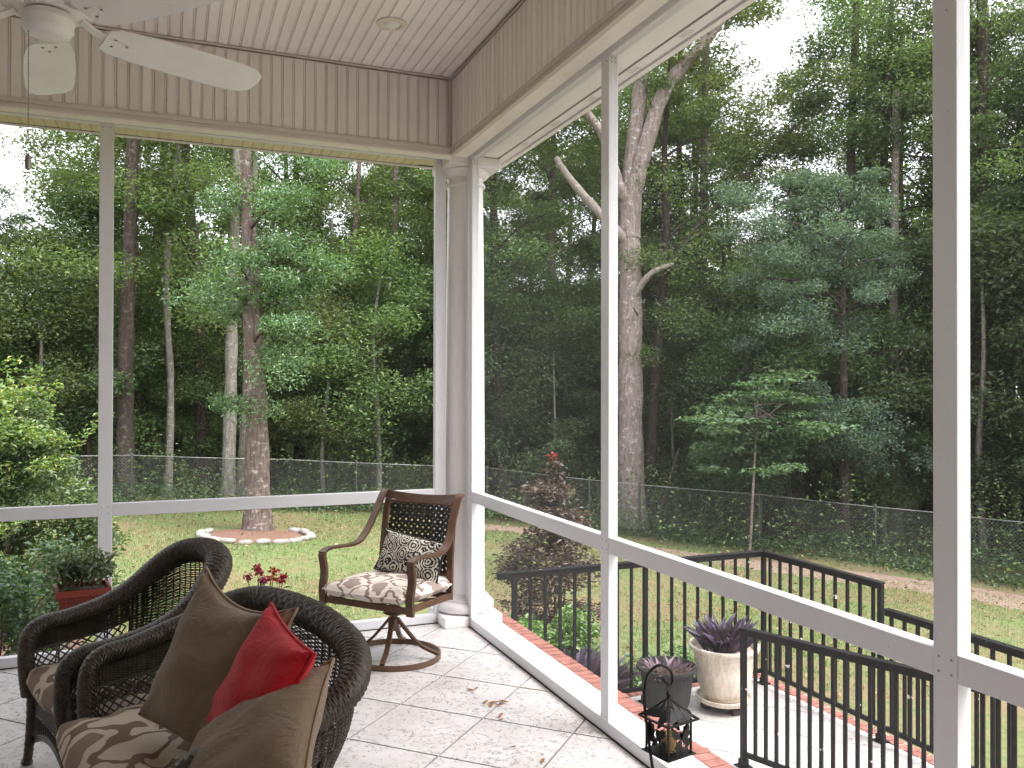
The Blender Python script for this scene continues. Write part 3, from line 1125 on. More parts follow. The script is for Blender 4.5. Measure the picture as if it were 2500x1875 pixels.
railing('long black railing with an L corner round the far side of the landing', [((0.33, 0.03), (2.60, 0.03)), ((2.60, 0.03), (2.60, -1.19))],
        0.302, -0.672, LZ, [(0.405, 0.03), (1.488, 0.03), (2.60, 0.03), (2.60, -1.19)], 0.1195, 0.08, 0.055)
railing('lower black handrail that starts from the middle post and drops toward the house', [((2.60, -1.235), (2.60, -2.4)), ((2.60, -2.4), (2.60, -4.0))],
        0.135, -0.675, LZ, [(2.60, -3.98)], 0.107, 0.05, 0.0, drop=0.10)
an = math.radians(20)
dx, dy = math.sin(an), -math.cos(an)
fa = (1.49, -1.16)
fb = (fa[0] + dx * 2.6, fa[1] + dy * 2.6)
railing('near black railing with long bare patches where paint has peeled from its top', [(fa, fb)], 0.10, -0.70, LZ, [fa, (fa[0] + dx * 2.58, fa[1] + dy * 2.58)], 0.073, 0.085, 0.02, drop=-0.01)

reseed(100)
# ------------------------------------------------------------------ pots on the landing
def pot(name, label, c, R, h, mat, feet=True):
    root = empty(name, c)
    tag(root, label, 'plant pot')
    z = c[2]
    if feet:
        mb = MB()
        for k in range(3):
            a = k * 2 * PI / 3 + 0.5
            mb.box((c[0] + R * .5 * math.cos(a) - .03, c[1] + R * .5 * math.sin(a) - .03, z + .001), (c[0] + R * .5 * math.cos(a) + .03, c[1] + R * .5 * math.sin(a) + .03, z + .044))
        mb.lathe([(R * .55, .045), (R * .55, .058)], c, 24)
        mb.build('wheeled_stand', M['caster'], root)
        zs = 0.059
    else:
        zs = 0.001
    MB().lathe([(R * .6, zs), (R * .74, zs + .008), (R * .79, zs + .028), (R * .80, zs + .044), (R * .76, zs + .046), (R * .70, zs + .024), (R * .3, zs + .022)], c, 40).build('saucer', mat, root, True)
    b = zs + 0.023
    H = h
    prof = [(R * .50, b), (R * .56, b + .012), (R * .55, b + .03), (R * .63, b + .10 * H), (R * .74, b + .30 * H), (R * .80, b + .55 * H), (R * .825, b + .74 * H),
            (R * .845, b + .755 * H), (R * .845, b + .785 * H), (R * .835, b + .79 * H), (R * .84, b + .88 * H), (R * .88, b + .91 * H), (R * .985, b + .94 * H), (R * 1.0, b + .97 * H),
            (R * .985, b + H), (R * .91, b + H), (R * .86, b + .95 * H), (R * .82, b + .90 * H)]
    MB().lathe(prof, c, 56).build('body', mat, root, True)
    MB().lathe([(R * .80, b + .88 * H), (R * .4, b + .90 * H), (0.004, b + .905 * H)], c, 24).build('soil', M['soil'], root, True)
    return b + .9 * H + z


def strap_plant(name, label, cat, c, r, n, L, mat, group=None, tall=0.9):
    """upright fleshy strap leaves on short stems"""
    root = empty(name, c)
    tag(root, label, cat, group)
    V, F = [], []
    for i in range(n):
        a, q = random.uniform(0, 2 * PI), r * math.sqrt(random.random())
        b = Vector((c[0] + q * math.cos(a), c[1] + q * math.sin(a), c[2] + random.uniform(0, .35) * L * tall))
        out = a + random.uniform(-.9, .9)
        lean = random.uniform(.1, .7) * (0.4 + q / r)
        d = Vector((math.cos(out) * lean, math.sin(out) * lean, tall)).normalized()
        ln = L * random.uniform(.6, 1.15)
        w = ln * random.uniform(.16, .24)
        s = d.cross(Vector((random.uniform(-1, 1), random.uniform(-1, 1), 0.2))).normalized()
        nn = s.cross(d)
        o = len(V)
        bend = Vector((math.cos(out), math.sin(out), -0.5)) * ln * random.uniform(.1, .35)
        m1 = b + d * ln * .45
        tip = b + d * ln + bend
        V += [b - s * w * .3, b + s * w * .3, m1 + s * w * .5 + nn * w * .25, m1, m1 - s * w * .5 + nn * w * .25, tip]
        F += [(o, o + 1, o + 3), (o + 1, o + 2, o + 3), (o, o + 3, o + 4), (o + 3, o + 2, o + 5), (o + 4, o + 3, o + 5)]
    V = np.array([tuple(v) for v in V]) - np.array(c)
    link('foliage', tris_mesh('foliage', V, np.array(F), mat), root)
    mb = MB()
    for i in range(max(6, n // 12)):
        a, q = random.uniform(0, 2 * PI), r * .8 * math.sqrt(random.random())
        p = Vector((c[0] + q * math.cos(a), c[1] + q * math.sin(a), c[2] - 0.02))
        mb.tube([p, p + Vector((math.cos(a) * .03, math.sin(a) * .03, L * .5))], 0.004, 5)
    tag(mb.build('stems', M['stem'], root), kind='stuff')
    return root


zp = pot('planter_pot', 'tall cream stone-look urn on a wheeled stand beside the railing', (1.97, -0.30, LZ), 0.262, 0.40, M['pot_cream'])
strap_plant('purple_plant', 'purple heart plant with upright leaves growing in the cream urn', 'plant', (1.97, -0.30, zp), 0.16, 230, 0.20, M['leaf_purple'])
zp = pot('planter_pot', 'squat dark grey pot standing behind the lantern', (1.47, -0.30, LZ), 0.222, 0.36, M['pot_grey'], False)
strap_plant('mauve_plant', 'pale mauve leafy plant filling the dark grey pot', 'plant', (1.47, -0.30, zp - 0.05), 0.14, 120, 0.12, M['leaf_mauve'], tall=0.6)
strap_plant('purple_plant', 'bed of purple strap leaves growing in the ground beyond the brick edge', 'plant', (1.02, 0.42, -0.80), 0.36, 620, 0.27, M['leaf_purple'])


reseed(101)
# ------------------------------------------------------------------ shrubs
def shrub(name, label, cat, c, clumps, L, mat, n, wid=0.5, stems=8, tipmat=None, tips=None, group=None, flat=0.45, fold=.18):
    root = empty(name, c)
    tag(root, label, cat, group)
    P = np.concatenate([blob(np.array(q) - np.array(c), r, max(8, int(n * k))) for q, r, k in clumps])
    link('foliage', leaves(P, L, mat, 'foliage', wid, flat=flat, fold=fold), root)
    mb = MB()
    for i in range(stems):
        q, r, k = clumps[i % len(clumps)]
        b = Vector((c[0] + random.uniform(-.12, .12), c[1] + random.uniform(-.12, .12), c[2]))
        t = Vector(q) + Vector((random.uniform(-.4, .4) * r[0], random.uniform(-.4, .4) * r[1], .5 * r[2]))
        m = b.lerp(t, .5) + Vector((random.uniform(-.08, .08), random.uniform(-.08, .08), .12))
        pts = spline([b, m, t], 6)
        mb.tube(pts, [.012 * (1 - .75 * i / len(pts)) for i in range(len(pts))], 5)
    tag(mb.build('stems', M['stem'], root), kind='stuff')
    if tips:
        P = np.concatenate([blob(np.array(q) - np.array(c), r, k) for q, r, k in tips])
        link('shoot', leaves(P, L, tipmat, 'shoot', wid, flat=flat), root)
    return root


cl = []
for k in range(70):
    a, q, z = random.uniform(0, 2 * PI), random.uniform(.1, 1.0), random.uniform(-.7, 1.35)
    w = 1.1 * (1 - max(0, z - .2) / 1.9)
    cl.append(((-3.6 + q * w * math.cos(a), 4.7 + q * w * math.sin(a), z), (.3, .3, .2), 1 / 70))
tp = []
for k in range(52):
    a, q, z = random.uniform(0, 2 * PI), random.uniform(.5, 1.1), random.uniform(-.2, 1.5)
    w = 1.0 * (1 - max(0, z - .2) / 1.9)
    tp.append(((-3.6 + q * w * math.cos(a), 4.7 + q * w * math.sin(a), z + .1), (.24, .24, .10), 130))
for a, q, z in ((0.3, .5, 1.55), (1.2, .3, 1.8), (5.6, .5, 1.7), (4.4, .35, 1.9), (3.6, .6, 1.6), (.0, .9, 1.2), (5.0, .8, 1.35)):
    for s in range(5):
        tp.append(((-3.6 + q * math.cos(a) * (.75 + .1 * s), 4.7 + q * math.sin(a) * (.75 + .1 * s), z - .3 + .1 * s), (.10, .10, .06), 22))
shrub('tall_shrub', 'tall feathery shrub with yellow green tips at the edge of the lawn', 'shrub', (-3.75, 4.7, -0.95), cl, 0.062, leaf_mat('leaf pale shrub', (.06, .13, .04), (.13, .23, .07), (.2, .3, .1)), 36000, 0.4, 16, M['leaf_yellow'], tp)
cl = []
for k in range(30):
    a, q, z = random.uniform(0, 2 * PI), random.uniform(.1, .75), random.uniform(-.85, .35)
    cl.append(((-3.15 + q * math.cos(a), 2.0 + q * math.sin(a), z), (.22, .22, .16), 1 / 30))
shrub('dark_shrub', 'rounded glossy dark green shrub behind the planter box', 'shrub', (-3.15, 2.0, -0.95), cl, 0.062, M['leaf_shrub'], 6500, 0.5, 10)
cl = []
for k in range(80):
    z = -.75 + 1.45 * random.random() ** 1.25
    w = .42 * (1 - max(0, z + .15) / 1.0) + .06
    a, q = random.uniform(0, 2 * PI), random.uniform(.2, 1) * w
    cl.append(((1.5 + q * math.cos(a), 1.75 + q * math.sin(a), z), (.19, .19, .10), 1 / 80))
for k in range(9):
    cl.append(((1.52 + random.uniform(-.1, .1), 1.8, .45 + .055 * k), (.10 - .006 * k, .10 - .006 * k, .03), 1 / 130))
shrub('maroon_shrub', 'slender maroon leaved shrub behind the black railing', 'shrub', (1.5, 1.75, -1.22), cl, 0.055, M['leaf_red'], 10500, 0.36, 14, M['leaf_tip'], [((1.54, 1.8, .97), (.05, .05, .035), 16)], flat=.25)
cl = []
for k in range(34):
    cl.append(((1.12 + random.uniform(-.45, .42), 0.86 + random.uniform(-.2, .28), -.95 + random.uniform(0, .62)), (.17, .17, .12), 1 / 34))
shrub('bright_groundcover', 'low bright green plant under the maroon shrub', 'plant', (1.05, 0.95, -1.22), cl, 0.05, leaf_mat('leaf fresh', (.07, .15, .02), (.15, .27, .045), (.24, .36, .07)), 6500, 0.5, 8)
cl = []
for k in range(14):
    cl.append(((1.85 + random.uniform(-.55, .6), 0.55 + random.uniform(-.2, .3), -.95 + random.uniform(-.25, .25)), (.18, .18, .12), 1 / 14))
shrub('leafy_plant', 'mid green leafy plant behind the railing and the two pots', 'plant', (1.85, 0.55, -1.25), cl, 0.06, M['leaf_lit'], 1700, 0.5, 8)

reseed(102)
# ------------------------------------------------------------------ tree ring with edging stones
sheet('mulch_ring', [(-.38 + .90 * math.cos(a), 10.72 + .75 * math.sin(a)) for a in [k * PI / 6 for k in range(12)]], M['mulch'], 0.05)
for k in range(4):
    mb = bmesh.new()
    bmesh.ops.create_icosphere(mb, subdivisions=2, radius=1.0)
    rr = random.Random(k)
    for v in mb.verts:
        c = v.co
        for ax in range(3):
            c[ax] = math.copysign(abs(c[ax]) ** .6, c[ax])
        c.x *= .145 + rr.uniform(-.006, .006)
        c.y *= .078 + rr.uniform(-.006, .006)
        c.z *= .072 + rr.uniform(-.006, .006)
    me = bpy.data.meshes.new('edging_stone')
    mb.to_mesh(me)
    mb.free()
    me.materials.append(M['stone'])
    me.polygons.foreach_set('use_smooth', [True] * len(me.polygons))
    if k == 0:
        st = []
    st.append(me)
for k in range(20):
    a = k * 2 * PI / 20 + .05
    x, y = -.38 + .98 * math.cos(a), 10.72 + .82 * math.sin(a)
    if .9 < a < 2.5:
        continue
    q = random.uniform(.78, 1.12)
    o = link('edging_stone', st[k % 4], None, (x + random.uniform(-.02, .02), y + random.uniform(-.02, .02), ground_z(x, y) + random.uniform(.02, .05)), (random.uniform(-.12, .12), random.uniform(-.12, .12), a + PI / 2 + random.uniform(-.14, .14)), (q, random.uniform(.85, 1.15), random.uniform(.6, .85)))
    tag(o, 'pale rounded edging stone in the ring round the big tree', 'stone', 'edging stones round the tree ring')


# ------------------------------------------------------------------ chain link fence
def fence(pts, label, postat):
    P = [Vector((x, y, ground_z(x, y))) for x, y in pts]
    root = empty('chain_link_fence', P[0])
    tag(root, label, 'fence')
    H = 1.12
    V, F = [], []
    pitch, d = 0.07, 0.0062
    for a, b in zip(P[:-1], P[1:]):
        L = (b.xy - a.xy).length
        ex = (b - a) / L
        nx = Vector((-ex.y, ex.x, 0)).normalized()

        def pt(s, h, o):
            return a + ex * s + Vector((0, 0, h)) + nx * o
        n = int((L + H) / pitch)
        for i in range(n + 1):
            for sg in (1, -1):
                s0 = i * pitch - H if sg > 0 else i * pitch
                s1 = s0 + sg * H
                h0, h1 = 0.0, H
                if sg > 0:
                    if s0 < 0:
                        h0, s0 = -s0, 0.0
                    if s1 > L:
                        h1, s1 = H - (s1 - L), L
                else:
                    if s0 > L:
                        h0, s0 = s0 - L, L
                    if s1 < 0:
                        h1, s1 = H + s1, 0.0
                if h1 - h0 < 0.03:
                    continue
                p, q = pt(s0, h0 + .03, sg * .002), pt(s1, h1 + .03, sg * .002)
                o = len(V)
                t = (q - p).normalized()
                u = t.cross(nx).normalized()
                for e in (p, q):
                    for k in range(3):
                        an = 2 * PI * k / 3
                        V.append(e + nx * (d * .5 * math.cos(an)) + u * (d * .5 * math.sin(an)))
                for k in range(3):
                    j = (k + 1) % 3
                    F.append((o + k, o + j, o + 3 + j))
                    F.append((o + k, o + 3 + j, o + 3 + k))
    V = np.array([tuple(v) for v in V]) - np.array(P[0])
    tag(link('wire_mesh', tris_mesh('wire_mesh', V, np.array(F), M['fence_wire']), root), kind='stuff')
    mb = MB()
    tops = []
    for a, b in zip(P[:-1], P[1:]):
        for k in range(6):
            q = a.lerp(b, k / 6)
            tops.append(q + Vector((0, 0, H + .04 - .012 * math.sin(k / 6 * PI))))
    tops.append(P[-1] + Vector((0, 0, H + .04)))
    mb.tube(tops, .010, 6)
    mb.build('top_rail', simple('galvanised rail', (.20, .20, .19), .5, .5, 2.0, 0, 60, .3), root, True)
    sh = MB().lathe([(.024, 0), (.024, H + .05), (.03, H + .055), (.02, H + .085), (.004, H + .095)], (0, 0, 0), 10).mesh('post', M['fence_post'], True)
    for s in postat:
        i = min(int(s), len(P) - 2)
        q = P[i].lerp(P[i + 1], s - i)
        link('post', sh, root, q - P[0])
    return root


fence([(-9.5, 13.6), (-2.62, 14.32), (0.52, 14.64), (5.5, 14.25)], 'dark chain link fence running along the far left woods', [.2, .6, 1.0, 1.85, 2.35, 2.85])
fence([(5.5, 14.25), (7.19, 11.36), (9.84, 9.2), (11.84, 6.59), (12.66, 5.26), (14.8, 1.6)], 'dark chain link fence running past the dirt path', [0.0, .9, 1.25, 2.0, 2.7, 3.4, 4.1, 4.6])

reseed(103)
# weeds along the fence and on the woodland floor
def along(pts, n, spread, zr, off=0.0):
    P = [Vector((x, y)) for x, y in pts]
    seg = [(b - a).length for a, b in zip(P[:-1], P[1:])]
    out = []
    for _ in range(n):
        r = random.uniform(0, sum(seg))
        for i, s in enumerate(seg):
            if r <= s:
                break
            r -= s
        q = P[i].lerp(P[i + 1], r / seg[i])
        d = (P[i + 1] - P[i]).normalized()
        nrm = Vector((d.y, -d.x))
        o = random.gauss(off, spread)
        x, y = q.x + nrm.x * o, q.y + nrm.y * o
        hgt = zr * (0.35 + 0.65 * (0.5 + 0.5 * math.sin(1.9 * q.x + 1.1 * q.y) * math.cos(.8 * q.x - 2.3 * q.y)))
        out.append((x, y, ground_z(x, y) + random.random() ** 1.6 * hgt))
    return np.array(out)


FP = [(-9.5, 13.6), (-2.62, 14.32), (0.52, 14.64), (5.5, 14.25), (7.19, 11.36), (9.84, 9.2), (11.84, 6.59), (12.66, 5.26), (14.8, 1.6)]
o = link('weeds', leaves(along(FP, 24000, .38, .62), .062, M['leaf_shrub'], 'weeds', .5), None)
tag(o, 'rough weeds and creeper growing along the chain link fence', 'weeds', None, 'stuff')
o = link('undergrowth', leaves(along(FP, 70000, 2.4, 1.9, -3.6), .08, M['leaf_mid'], 'undergrowth', .5), None)
tag(o, 'dark undergrowth on the woodland floor beyond the fence', 'undergrowth', None, 'stuff')

reseed(104)
# grass blades and fallen leaves on the lawn
def lawn_points(n):
    x = rng.uniform(-6.5, 12.5, n)
    y = rng.uniform(0.5, 14.0, n) ** 1.0
    k = (y > .45) & ~((x < 3.2) & (x > -8) & (y < .5)) & (y + 1.12 * x < 17.0) & ((x + .38) ** 2 + (y - 10.95) ** 2 > 1.1) & ~((x < -2.7) & (y < 5.6))
    g = np.sin(1.1 * x + 2.0) * np.cos(.9 * y) + np.sin(.5 * x - 1.3 * y)
    k &= rng.uniform(size=n) < np.clip(.70 - .33 * g, .12, 1)
    return x[k], y[k]


x, y = lawn_points(210000)
z = -1.15 - .065 * np.clip(x, -5, 14) + .03 * np.sin(1.3 * x + .7 * y) * np.sin(.9 * y)
n = len(x)
B = np.stack([x, y, z - .005], 1)
an = rng.uniform(0, 2 * PI, n)
h = rng.uniform(.03, .065, (n, 1))
s = np.stack([np.cos(an), np.sin(an), np.zeros(n)], 1) * rng.uniform(.004, .009, (n, 1))
ln = np.concatenate([rng.normal(size=(n, 2)) * .45, np.ones((n, 1))], 1)
V = np.stack([B - s, B + s, B + ln * h], 1).reshape(-1, 3)
F = np.arange(3 * n).reshape(-1, 3)
o = link('grass', tris_mesh('grass', V, F, M['grass']), None)
tag(o, 'short mown grass with worn thin patches across the lawn', 'grass', None, 'stuff')
x, y = lawn_points(9000)
z = -1.15 - .065 * np.clip(x, -5, 14) + .03 * np.sin(1.3 * x + .7 * y) * np.sin(.9 * y) + .035
o = link('leaf_litter', leaves(np.stack([x, y, z], 1), .06, M['litter'], 'leaf_litter', .45, flat=.2, upb=2.2), None)
tag(o, 'dry brown leaves scattered over the lawn', 'leaf litter', None, 'stuff')


# ------------------------------------------------------------------ trees
def tube_trunk(mb, pts, r0, r1, n=10, flare=0.0):
    P = spline(pts, 7)
    k = len(P)
    rs = []
    for i in range(k):
        t = i / (k - 1)
        r = r0 + (r1 - r0) * t
        if flare:
            r += flare * r0 * max(0, 1 - t / .12) ** 2
        rs.append(r * (1 + .05 * math.sin(i * 1.7) + .04 * math.sin(i * 4.1 + 1)))
    mb.tube(P, rs, n)


def trunk_obj(root, pts, r0, r1, mat, limbs=(), flare=.5, name='trunk', n=12):
    mb = MB()
    tube_trunk(mb, pts, r0, r1, n, flare)
    t = mb.build(name, mat, root, True)
    for lp, a, b, m in limbs:
        mb = MB()
        tube_trunk(mb, lp, a, b, 8)
        mb.build('limb', m, root, True)
    return t


reseed(105)
# the big tree in the stone ring
T1 = empty('tall_tree', (-0.29, 11.39, -1.15))
tag(T1, 'tall red-brown trunk rising from the ring of stones on the lawn', 'tree')
cl1 = [(-1.08, 10.7, 3.47), (-1.44, 11.98, 3.41), (-0.64, 11.17, 3.37), (-0.04, 10.44, 3.66), (0.42, 11.38, 4.53), (0.76, 10.76, 4.09), (-0.03, 10.59, 4.28), (-0.24, 11.82, 3.82), (0.21, 11.15, 3.31), (0.4, 10.59, 2.83), (-0.06, 10.29, 2.79), (-0.18, 11.48, 2.24), (0.18, 10.85, 2.31), (-0.04, 10.45, 1.91), (-0.76, 11.87, 3.07), (-0.31, 11.18, 5.33), (0.29, 10.46, 5.23), (0.09, 11.66, 6.11), (-0.95, 11.61, 5.27), (0.79, 10.41, 5.87), (-0.84, 10.6, 3.97), (0.65, 11.13, 3.69), (0.98, 10.51, 3.89), (-0.48, 10.62, 4.0), (-0.84, 11.91, 1.34), (-0.37, 11.24, 1.21), (-0.03, 10.59, 4.97)]
lim = []
for i, c in enumerate(cl1):
    if i % 2 == 0:
        z0 = c[2] - .35
        b = (-.33 - .03 * (z0 + 1), 11.39, z0)
        lim.append(([b, tuple(Vector(b).lerp(Vector(c), .55) + Vector((0, 0, .12))), c], .035, .008, M['bark_dark']))
trunk_obj(T1, [(-0.29, 11.39, -1.22), (-0.32, 11.38, 1.08), (-0.41, 11.4, 2.86), (-0.48, 11.42, 5.1), (-0.54, 11.43, 6.44), (-0.57, 11.43, 11.0)], .25, .055, M['bark_hero'], lim, .35)
for k in range(26):
    a, q, z = random.uniform(0, 2 * PI), random.uniform(.2, 1.9), random.uniform(6.2, 11)
    cl1.append((-.55 + q * math.cos(a), 11.4 + q * math.sin(a), z))
P = np.concatenate([blob(np.array(c) - np.array((-0.29, 11.39, -1.15)), np.array((.52, .52, .3)) * random.uniform(.65, 1.35), 720) for c in cl1])
link('crown', leaves(P, .066, M['leaf_lit'], 'crown', .4, flat=.65, lvar=.5), T1)

reseed(106)
# the big forked tree on the right
T6 = empty('forked_tree', (8.54, 12.33, -1.7))
tag(T6, 'thick pale-barked tree that forks high up, seen past the middle post', 'tree')
L6 = [([(8.47, 12.3, 5.3), (8.5, 12.2, 6.4), (8.76, 11.98, 7.64), (9.16, 11.79, 8.87), (10.09, 11.4, 10.09), (11.01, 11.02, 11.65)], .25, .12, M['bark_oak']),
      ([(8.46, 12.25, 5.1), (7.63, 12.43, 5.91), (7.01, 12.68, 6.69), (6.7, 12.8, 7.19)], .14, .07, M['bark_limb']),
      ([(8.46, 12.3, 6.0), (8.1, 12.25, 6.6), (7.73, 12.38, 7.75), (7.36, 12.52, 8.31), (6.89, 12.71, 9.31)], .15, .08, M['bark_oak']),
      ([(8.48, 12.1, 3.9), (8.71, 11.75, 4.37), (9.17, 11.49, 4.59)], .10, .05, M['bark_limb']),
      ([(9.17, 11.6, 4.5), (9.46, 12.24, 4.6), (10.08, 11.98, 5.51), (10.93, 11.63, 6.54), (11.77, 11.28, 7.45), (12.4, 11.02, 8.14)], .09, .05, M['bark_dark'])]
trunk_obj(T6, [(8.54, 12.33, -1.8), (8.49, 12.33, 0.96), (8.48, 12.31, 4.33), (8.45, 12.32, 5.79), (8.5, 12.3, 7.0), (8.7, 12.19, 9.16), (8.8, 12.15, 12.2)], .33, .15, M['bark_oak'], L6, .35, n=16)
cl6 = []
for e in ((11.0, 11.0, 11.6), (8.8, 12.1, 11.8), (6.8, 12.8, 9.4), (6.6, 12.9, 7.4), (12.4, 11.0, 8.2), (11.2, 11.5, 6.9), (10.0, 11.5, 10.6)):
    for k in range(6):
        cl6.append(tuple(Vector(e) + Vector((random.uniform(-1.3, 1.3), random.uniform(-1.3, 1.3), random.uniform(-.5, 1.1)))))
cl6 += [(9.5, 11.32, 10.29), (10.31, 11.53, 10.85), (11.14, 11.73, 10.96), (10.11, 11.07, 9.64), (9.9, 11.7, 9.39), (11.14, 11.73, 9.58), (10.22, 11.04, 8.43), (11.05, 11.24, 8.27), (10.19, 12.13, 8.54), (9.3, 11.4, 9.64), (11.36, 11.12, 7.37), (11.04, 11.79, 7.85)]
P = np.concatenate([blob(np.array(c) - np.array((8.54, 12.33, -1.7)), (.65, .65, .28), 330) for c in cl6])
link('crown', leaves(P, .10, M['leaf_mid'], 'crown', .42), T6)

reseed(107)
# broad evergreen and the pale dogwood by the right fence
EV = empty('evergreen_tree', (11.9, 8.9, -1.95))
tag(EV, 'broad blue-green evergreen tree leaning over the fence between the two right posts', 'tree')
clE = [(9.43, 8.68, 5.18), (10.67, 9.31, 5.6), (10.92, 8.72, 5.6), (11.14, 8.15, 4.92), (12.49, 8.74, 4.92), (9.92, 9.3, 4.63), (10.17, 8.71, 4.37), (11.45, 9.32, 4.74), (9.83, 9.5, 4.05), (10.18, 8.88, 3.6), (10.41, 8.3, 3.74), (11.81, 8.86, 4.08), (12.03, 8.29, 3.62), (10.61, 8.38, 2.99), (12.11, 8.9, 3.07), (10.39, 9.12, 3.03), (11.97, 7.97, 5.54), (13.08, 8.66, 4.53), (11.5, 8.81, 6.07), (11.72, 8.23, 5.77), (11.4, 7.91, 1.25), (12.58, 8.57, 0.82), (11.58, 8.49, 0.74), (11.7, 7.96, 0.47), (11.74, 9.07, 1.23), (12.25, 8.38, 0.04)]
lim = []
clE0 = list(clE)
clE += [tuple(Vector(c) + Vector((random.uniform(-1.1, 1.0), random.uniform(-.8, .8), random.uniform(-.55, .55)))) for c in clE0 for _ in (0, 1)]
for i, c in enumerate(clE0):
    b = Vector((11.95, 8.95, min(c[2] - .4, 5.4)))
    lim.append(([b, b.lerp(Vector(c), .5) + Vector((0, 0, .15)), c], .04, .008, M['bark_dark']))
trunk_obj(EV, [(11.9, 8.9, -2.1), (11.95, 8.95, .5), (11.9, 8.95, 3), (11.95, 9.0, 6.4)], .13, .05, M['bark_dark'], lim, .3)
P = np.concatenate([blob(np.array(c) - np.array((11.9, 8.9, -1.95)), np.array((.55, .55, .26)) * random.uniform(.6, 1.3), 520) for c in clE])
link('crown', leaves(P, .07, M['leaf_blue'], 'crown', .38, flat=.65, lvar=.5), EV)

DW = empty('dogwood_tree', (9.25, 8.59, -1.8))
tag(DW, 'small light green broad-leaved tree with tiered branches just behind the fence', 'tree')
clD = [(7.91, 8.79, 1.02), (8.67, 9.24, 1.24), (8.85, 8.84, 1.44), (9.01, 8.45, 1.72), (9.82, 8.87, 1.88), (9.98, 8.49, 1.54), (10.12, 8.11, 1.4), (9.34, 9.18, 1.04), (9.6, 8.75, 1.25), (9.75, 8.37, 1.02), (8.43, 8.58, 0.79), (9.4, 8.95, 0.66), (9.74, 8.48, 0.58), (9.88, 8.1, 0.79), (10.72, 8.51, 1.54)]
lim = [([(9.3, 8.56, .6 + .05 * i), tuple((Vector((9.3, 8.56, 1.2)) + Vector(c)) / 2), c], .011, .004, M['bark_oak']) for i, c in enumerate(clD)]
trunk_obj(DW, [(9.35, 8.9, -1.9), (9.32, 8.7, 0.11), (9.31, 8.6, 1.25), (9.31, 8.54, 1.73)], .032, .012, M['bark_oak'], lim, .3)
clD += [tuple(Vector(c) + Vector((random.uniform(-.8, .8), random.uniform(-.6, .6), random.uniform(-.85, .3)))) for c in clD for _ in (0, 1, 2)]
P = np.concatenate([blob(np.array(c) - np.array((9.25, 8.59, -1.8)), np.array((.5, .5, .09)) * random.uniform(.6, 1.2), 110) for c in clD])
link('crown', leaves(P, .115, M['leaf_dog'], 'crown', .52, upb=1.3, flat=.25, droop=.2, lvar=.45), DW)

reseed(108)
# trunks that stand out in the left half
def slim(name, label, pts, r, mat, crownc=(), lm='leaf_mid'):
    root = empty(name, pts[0])
    tag(root, label, 'tree')
    trunk_obj(root, pts, r, r * .55, mat, (), .3)
    if crownc:
        P = np.concatenate([blob(np.array(c) - np.array(pts[0]), (.9, .9, .35), 420) for c in crownc])
        link('crown', leaves(P, .095, M[lm], 'crown', .42), root)
    return root


def top(x, y, n=14, z0=5.5, z1=11.5, r=1.9):
    return [(x + random.uniform(-r, r), y + random.uniform(-r, r), random.uniform(z0, z1)) for _ in range(n)]


slim('dark_tree', 'dark trunk with white lichen right beside the left post', [(-2.74, 15.19, -1.1), (-2.8, 15.2, .98), (-2.76, 15.16, 3.58), (-2.68, 15.11, 6.17), (-2.55, 15.07, 11.5)], .20, M['bark_dark'], top(-2.7, 15.2, 30, 2.5, 11.5, 2.0))
slim('pale_tree', 'thin pale grey trunk leaning close behind the big red-brown trunk', [(-0.24, 16.5, -1.2), (-.1, 16.5, 1.5), (0.05, 16.5, 5.0), (.1, 16.4, 9.5)], .12, M['bark_pale'], top(.1, 16.4))
slim('grey_tree', 'dull grey trunk left of the thin pale trunk', [(-0.56, 15.9, -1.2), (-.5, 15.9, 2), (-0.45, 15.8, 5.2), (-.3, 15.8, 10)], .17, M['bark_pale'], top(-.4, 15.9))
slim('reddish_tree', 'slim reddish trunk that bends slightly near the corner column', [(3.33, 17.3, -1.4), (3.4, 17.3, 1.5), (3.55, 17.2, 3.6), (3.85, 17.1, 6.0), (3.8, 17.0, 9.5)], .13, M['bark_hero'], top(3.7, 17.1))
slim('speckled_tree', 'thin white-speckled sapling between the red trunk and the bent trunk', [(2.41, 18.8, -1.4), (2.35, 18.8, 1.2), (2.5, 18.7, 3.6), (2.4, 18.7, 6.5)], .08, M['bark_pale'], top(2.4, 18.7, 8, 4.5, 7))
slim('mossy_tree', 'thin mottled trunk between the left post and the big red-brown trunk', [(-1.9, 16.6, -1.1), (-1.85, 16.6, 1.6), (-1.95, 16.5, 4.6), (-1.6, 16.5, 8.5)], .10, M['bark_pale'], top(-1.8, 16.5))
slim('straight_tree', 'straight dark pine-like trunk right of the forked tree', [(12.2, 14.6, -1.9), (12.15, 14.6, 2), (12.1, 14.5, 6), (12.2, 14.5, 12)], .17, M['bark_dark'], top(12.2, 14.5, 16, 7, 13))
slim('spotted_tree', 'dark trunk with pale spots left of the near right post', [(14.7, 10.1, -2.2), (14.72, 10.1, .6), (14.6, 10.1, 3), (14.7, 10.1, 9)], .15, M['bark_oak'], top(14.7, 10.1, 14, 4, 10))
slim('black_tree', 'tall blackish trunk at the far right beyond the near post', [(15.9, 8.7, -2.2), (15.85, 8.7, 1.5), (15.95, 8.7, 5), (15.9, 8.7, 12)], .2, M['bark_dark'], top(15.9, 8.7, 26, 2.5, 11))
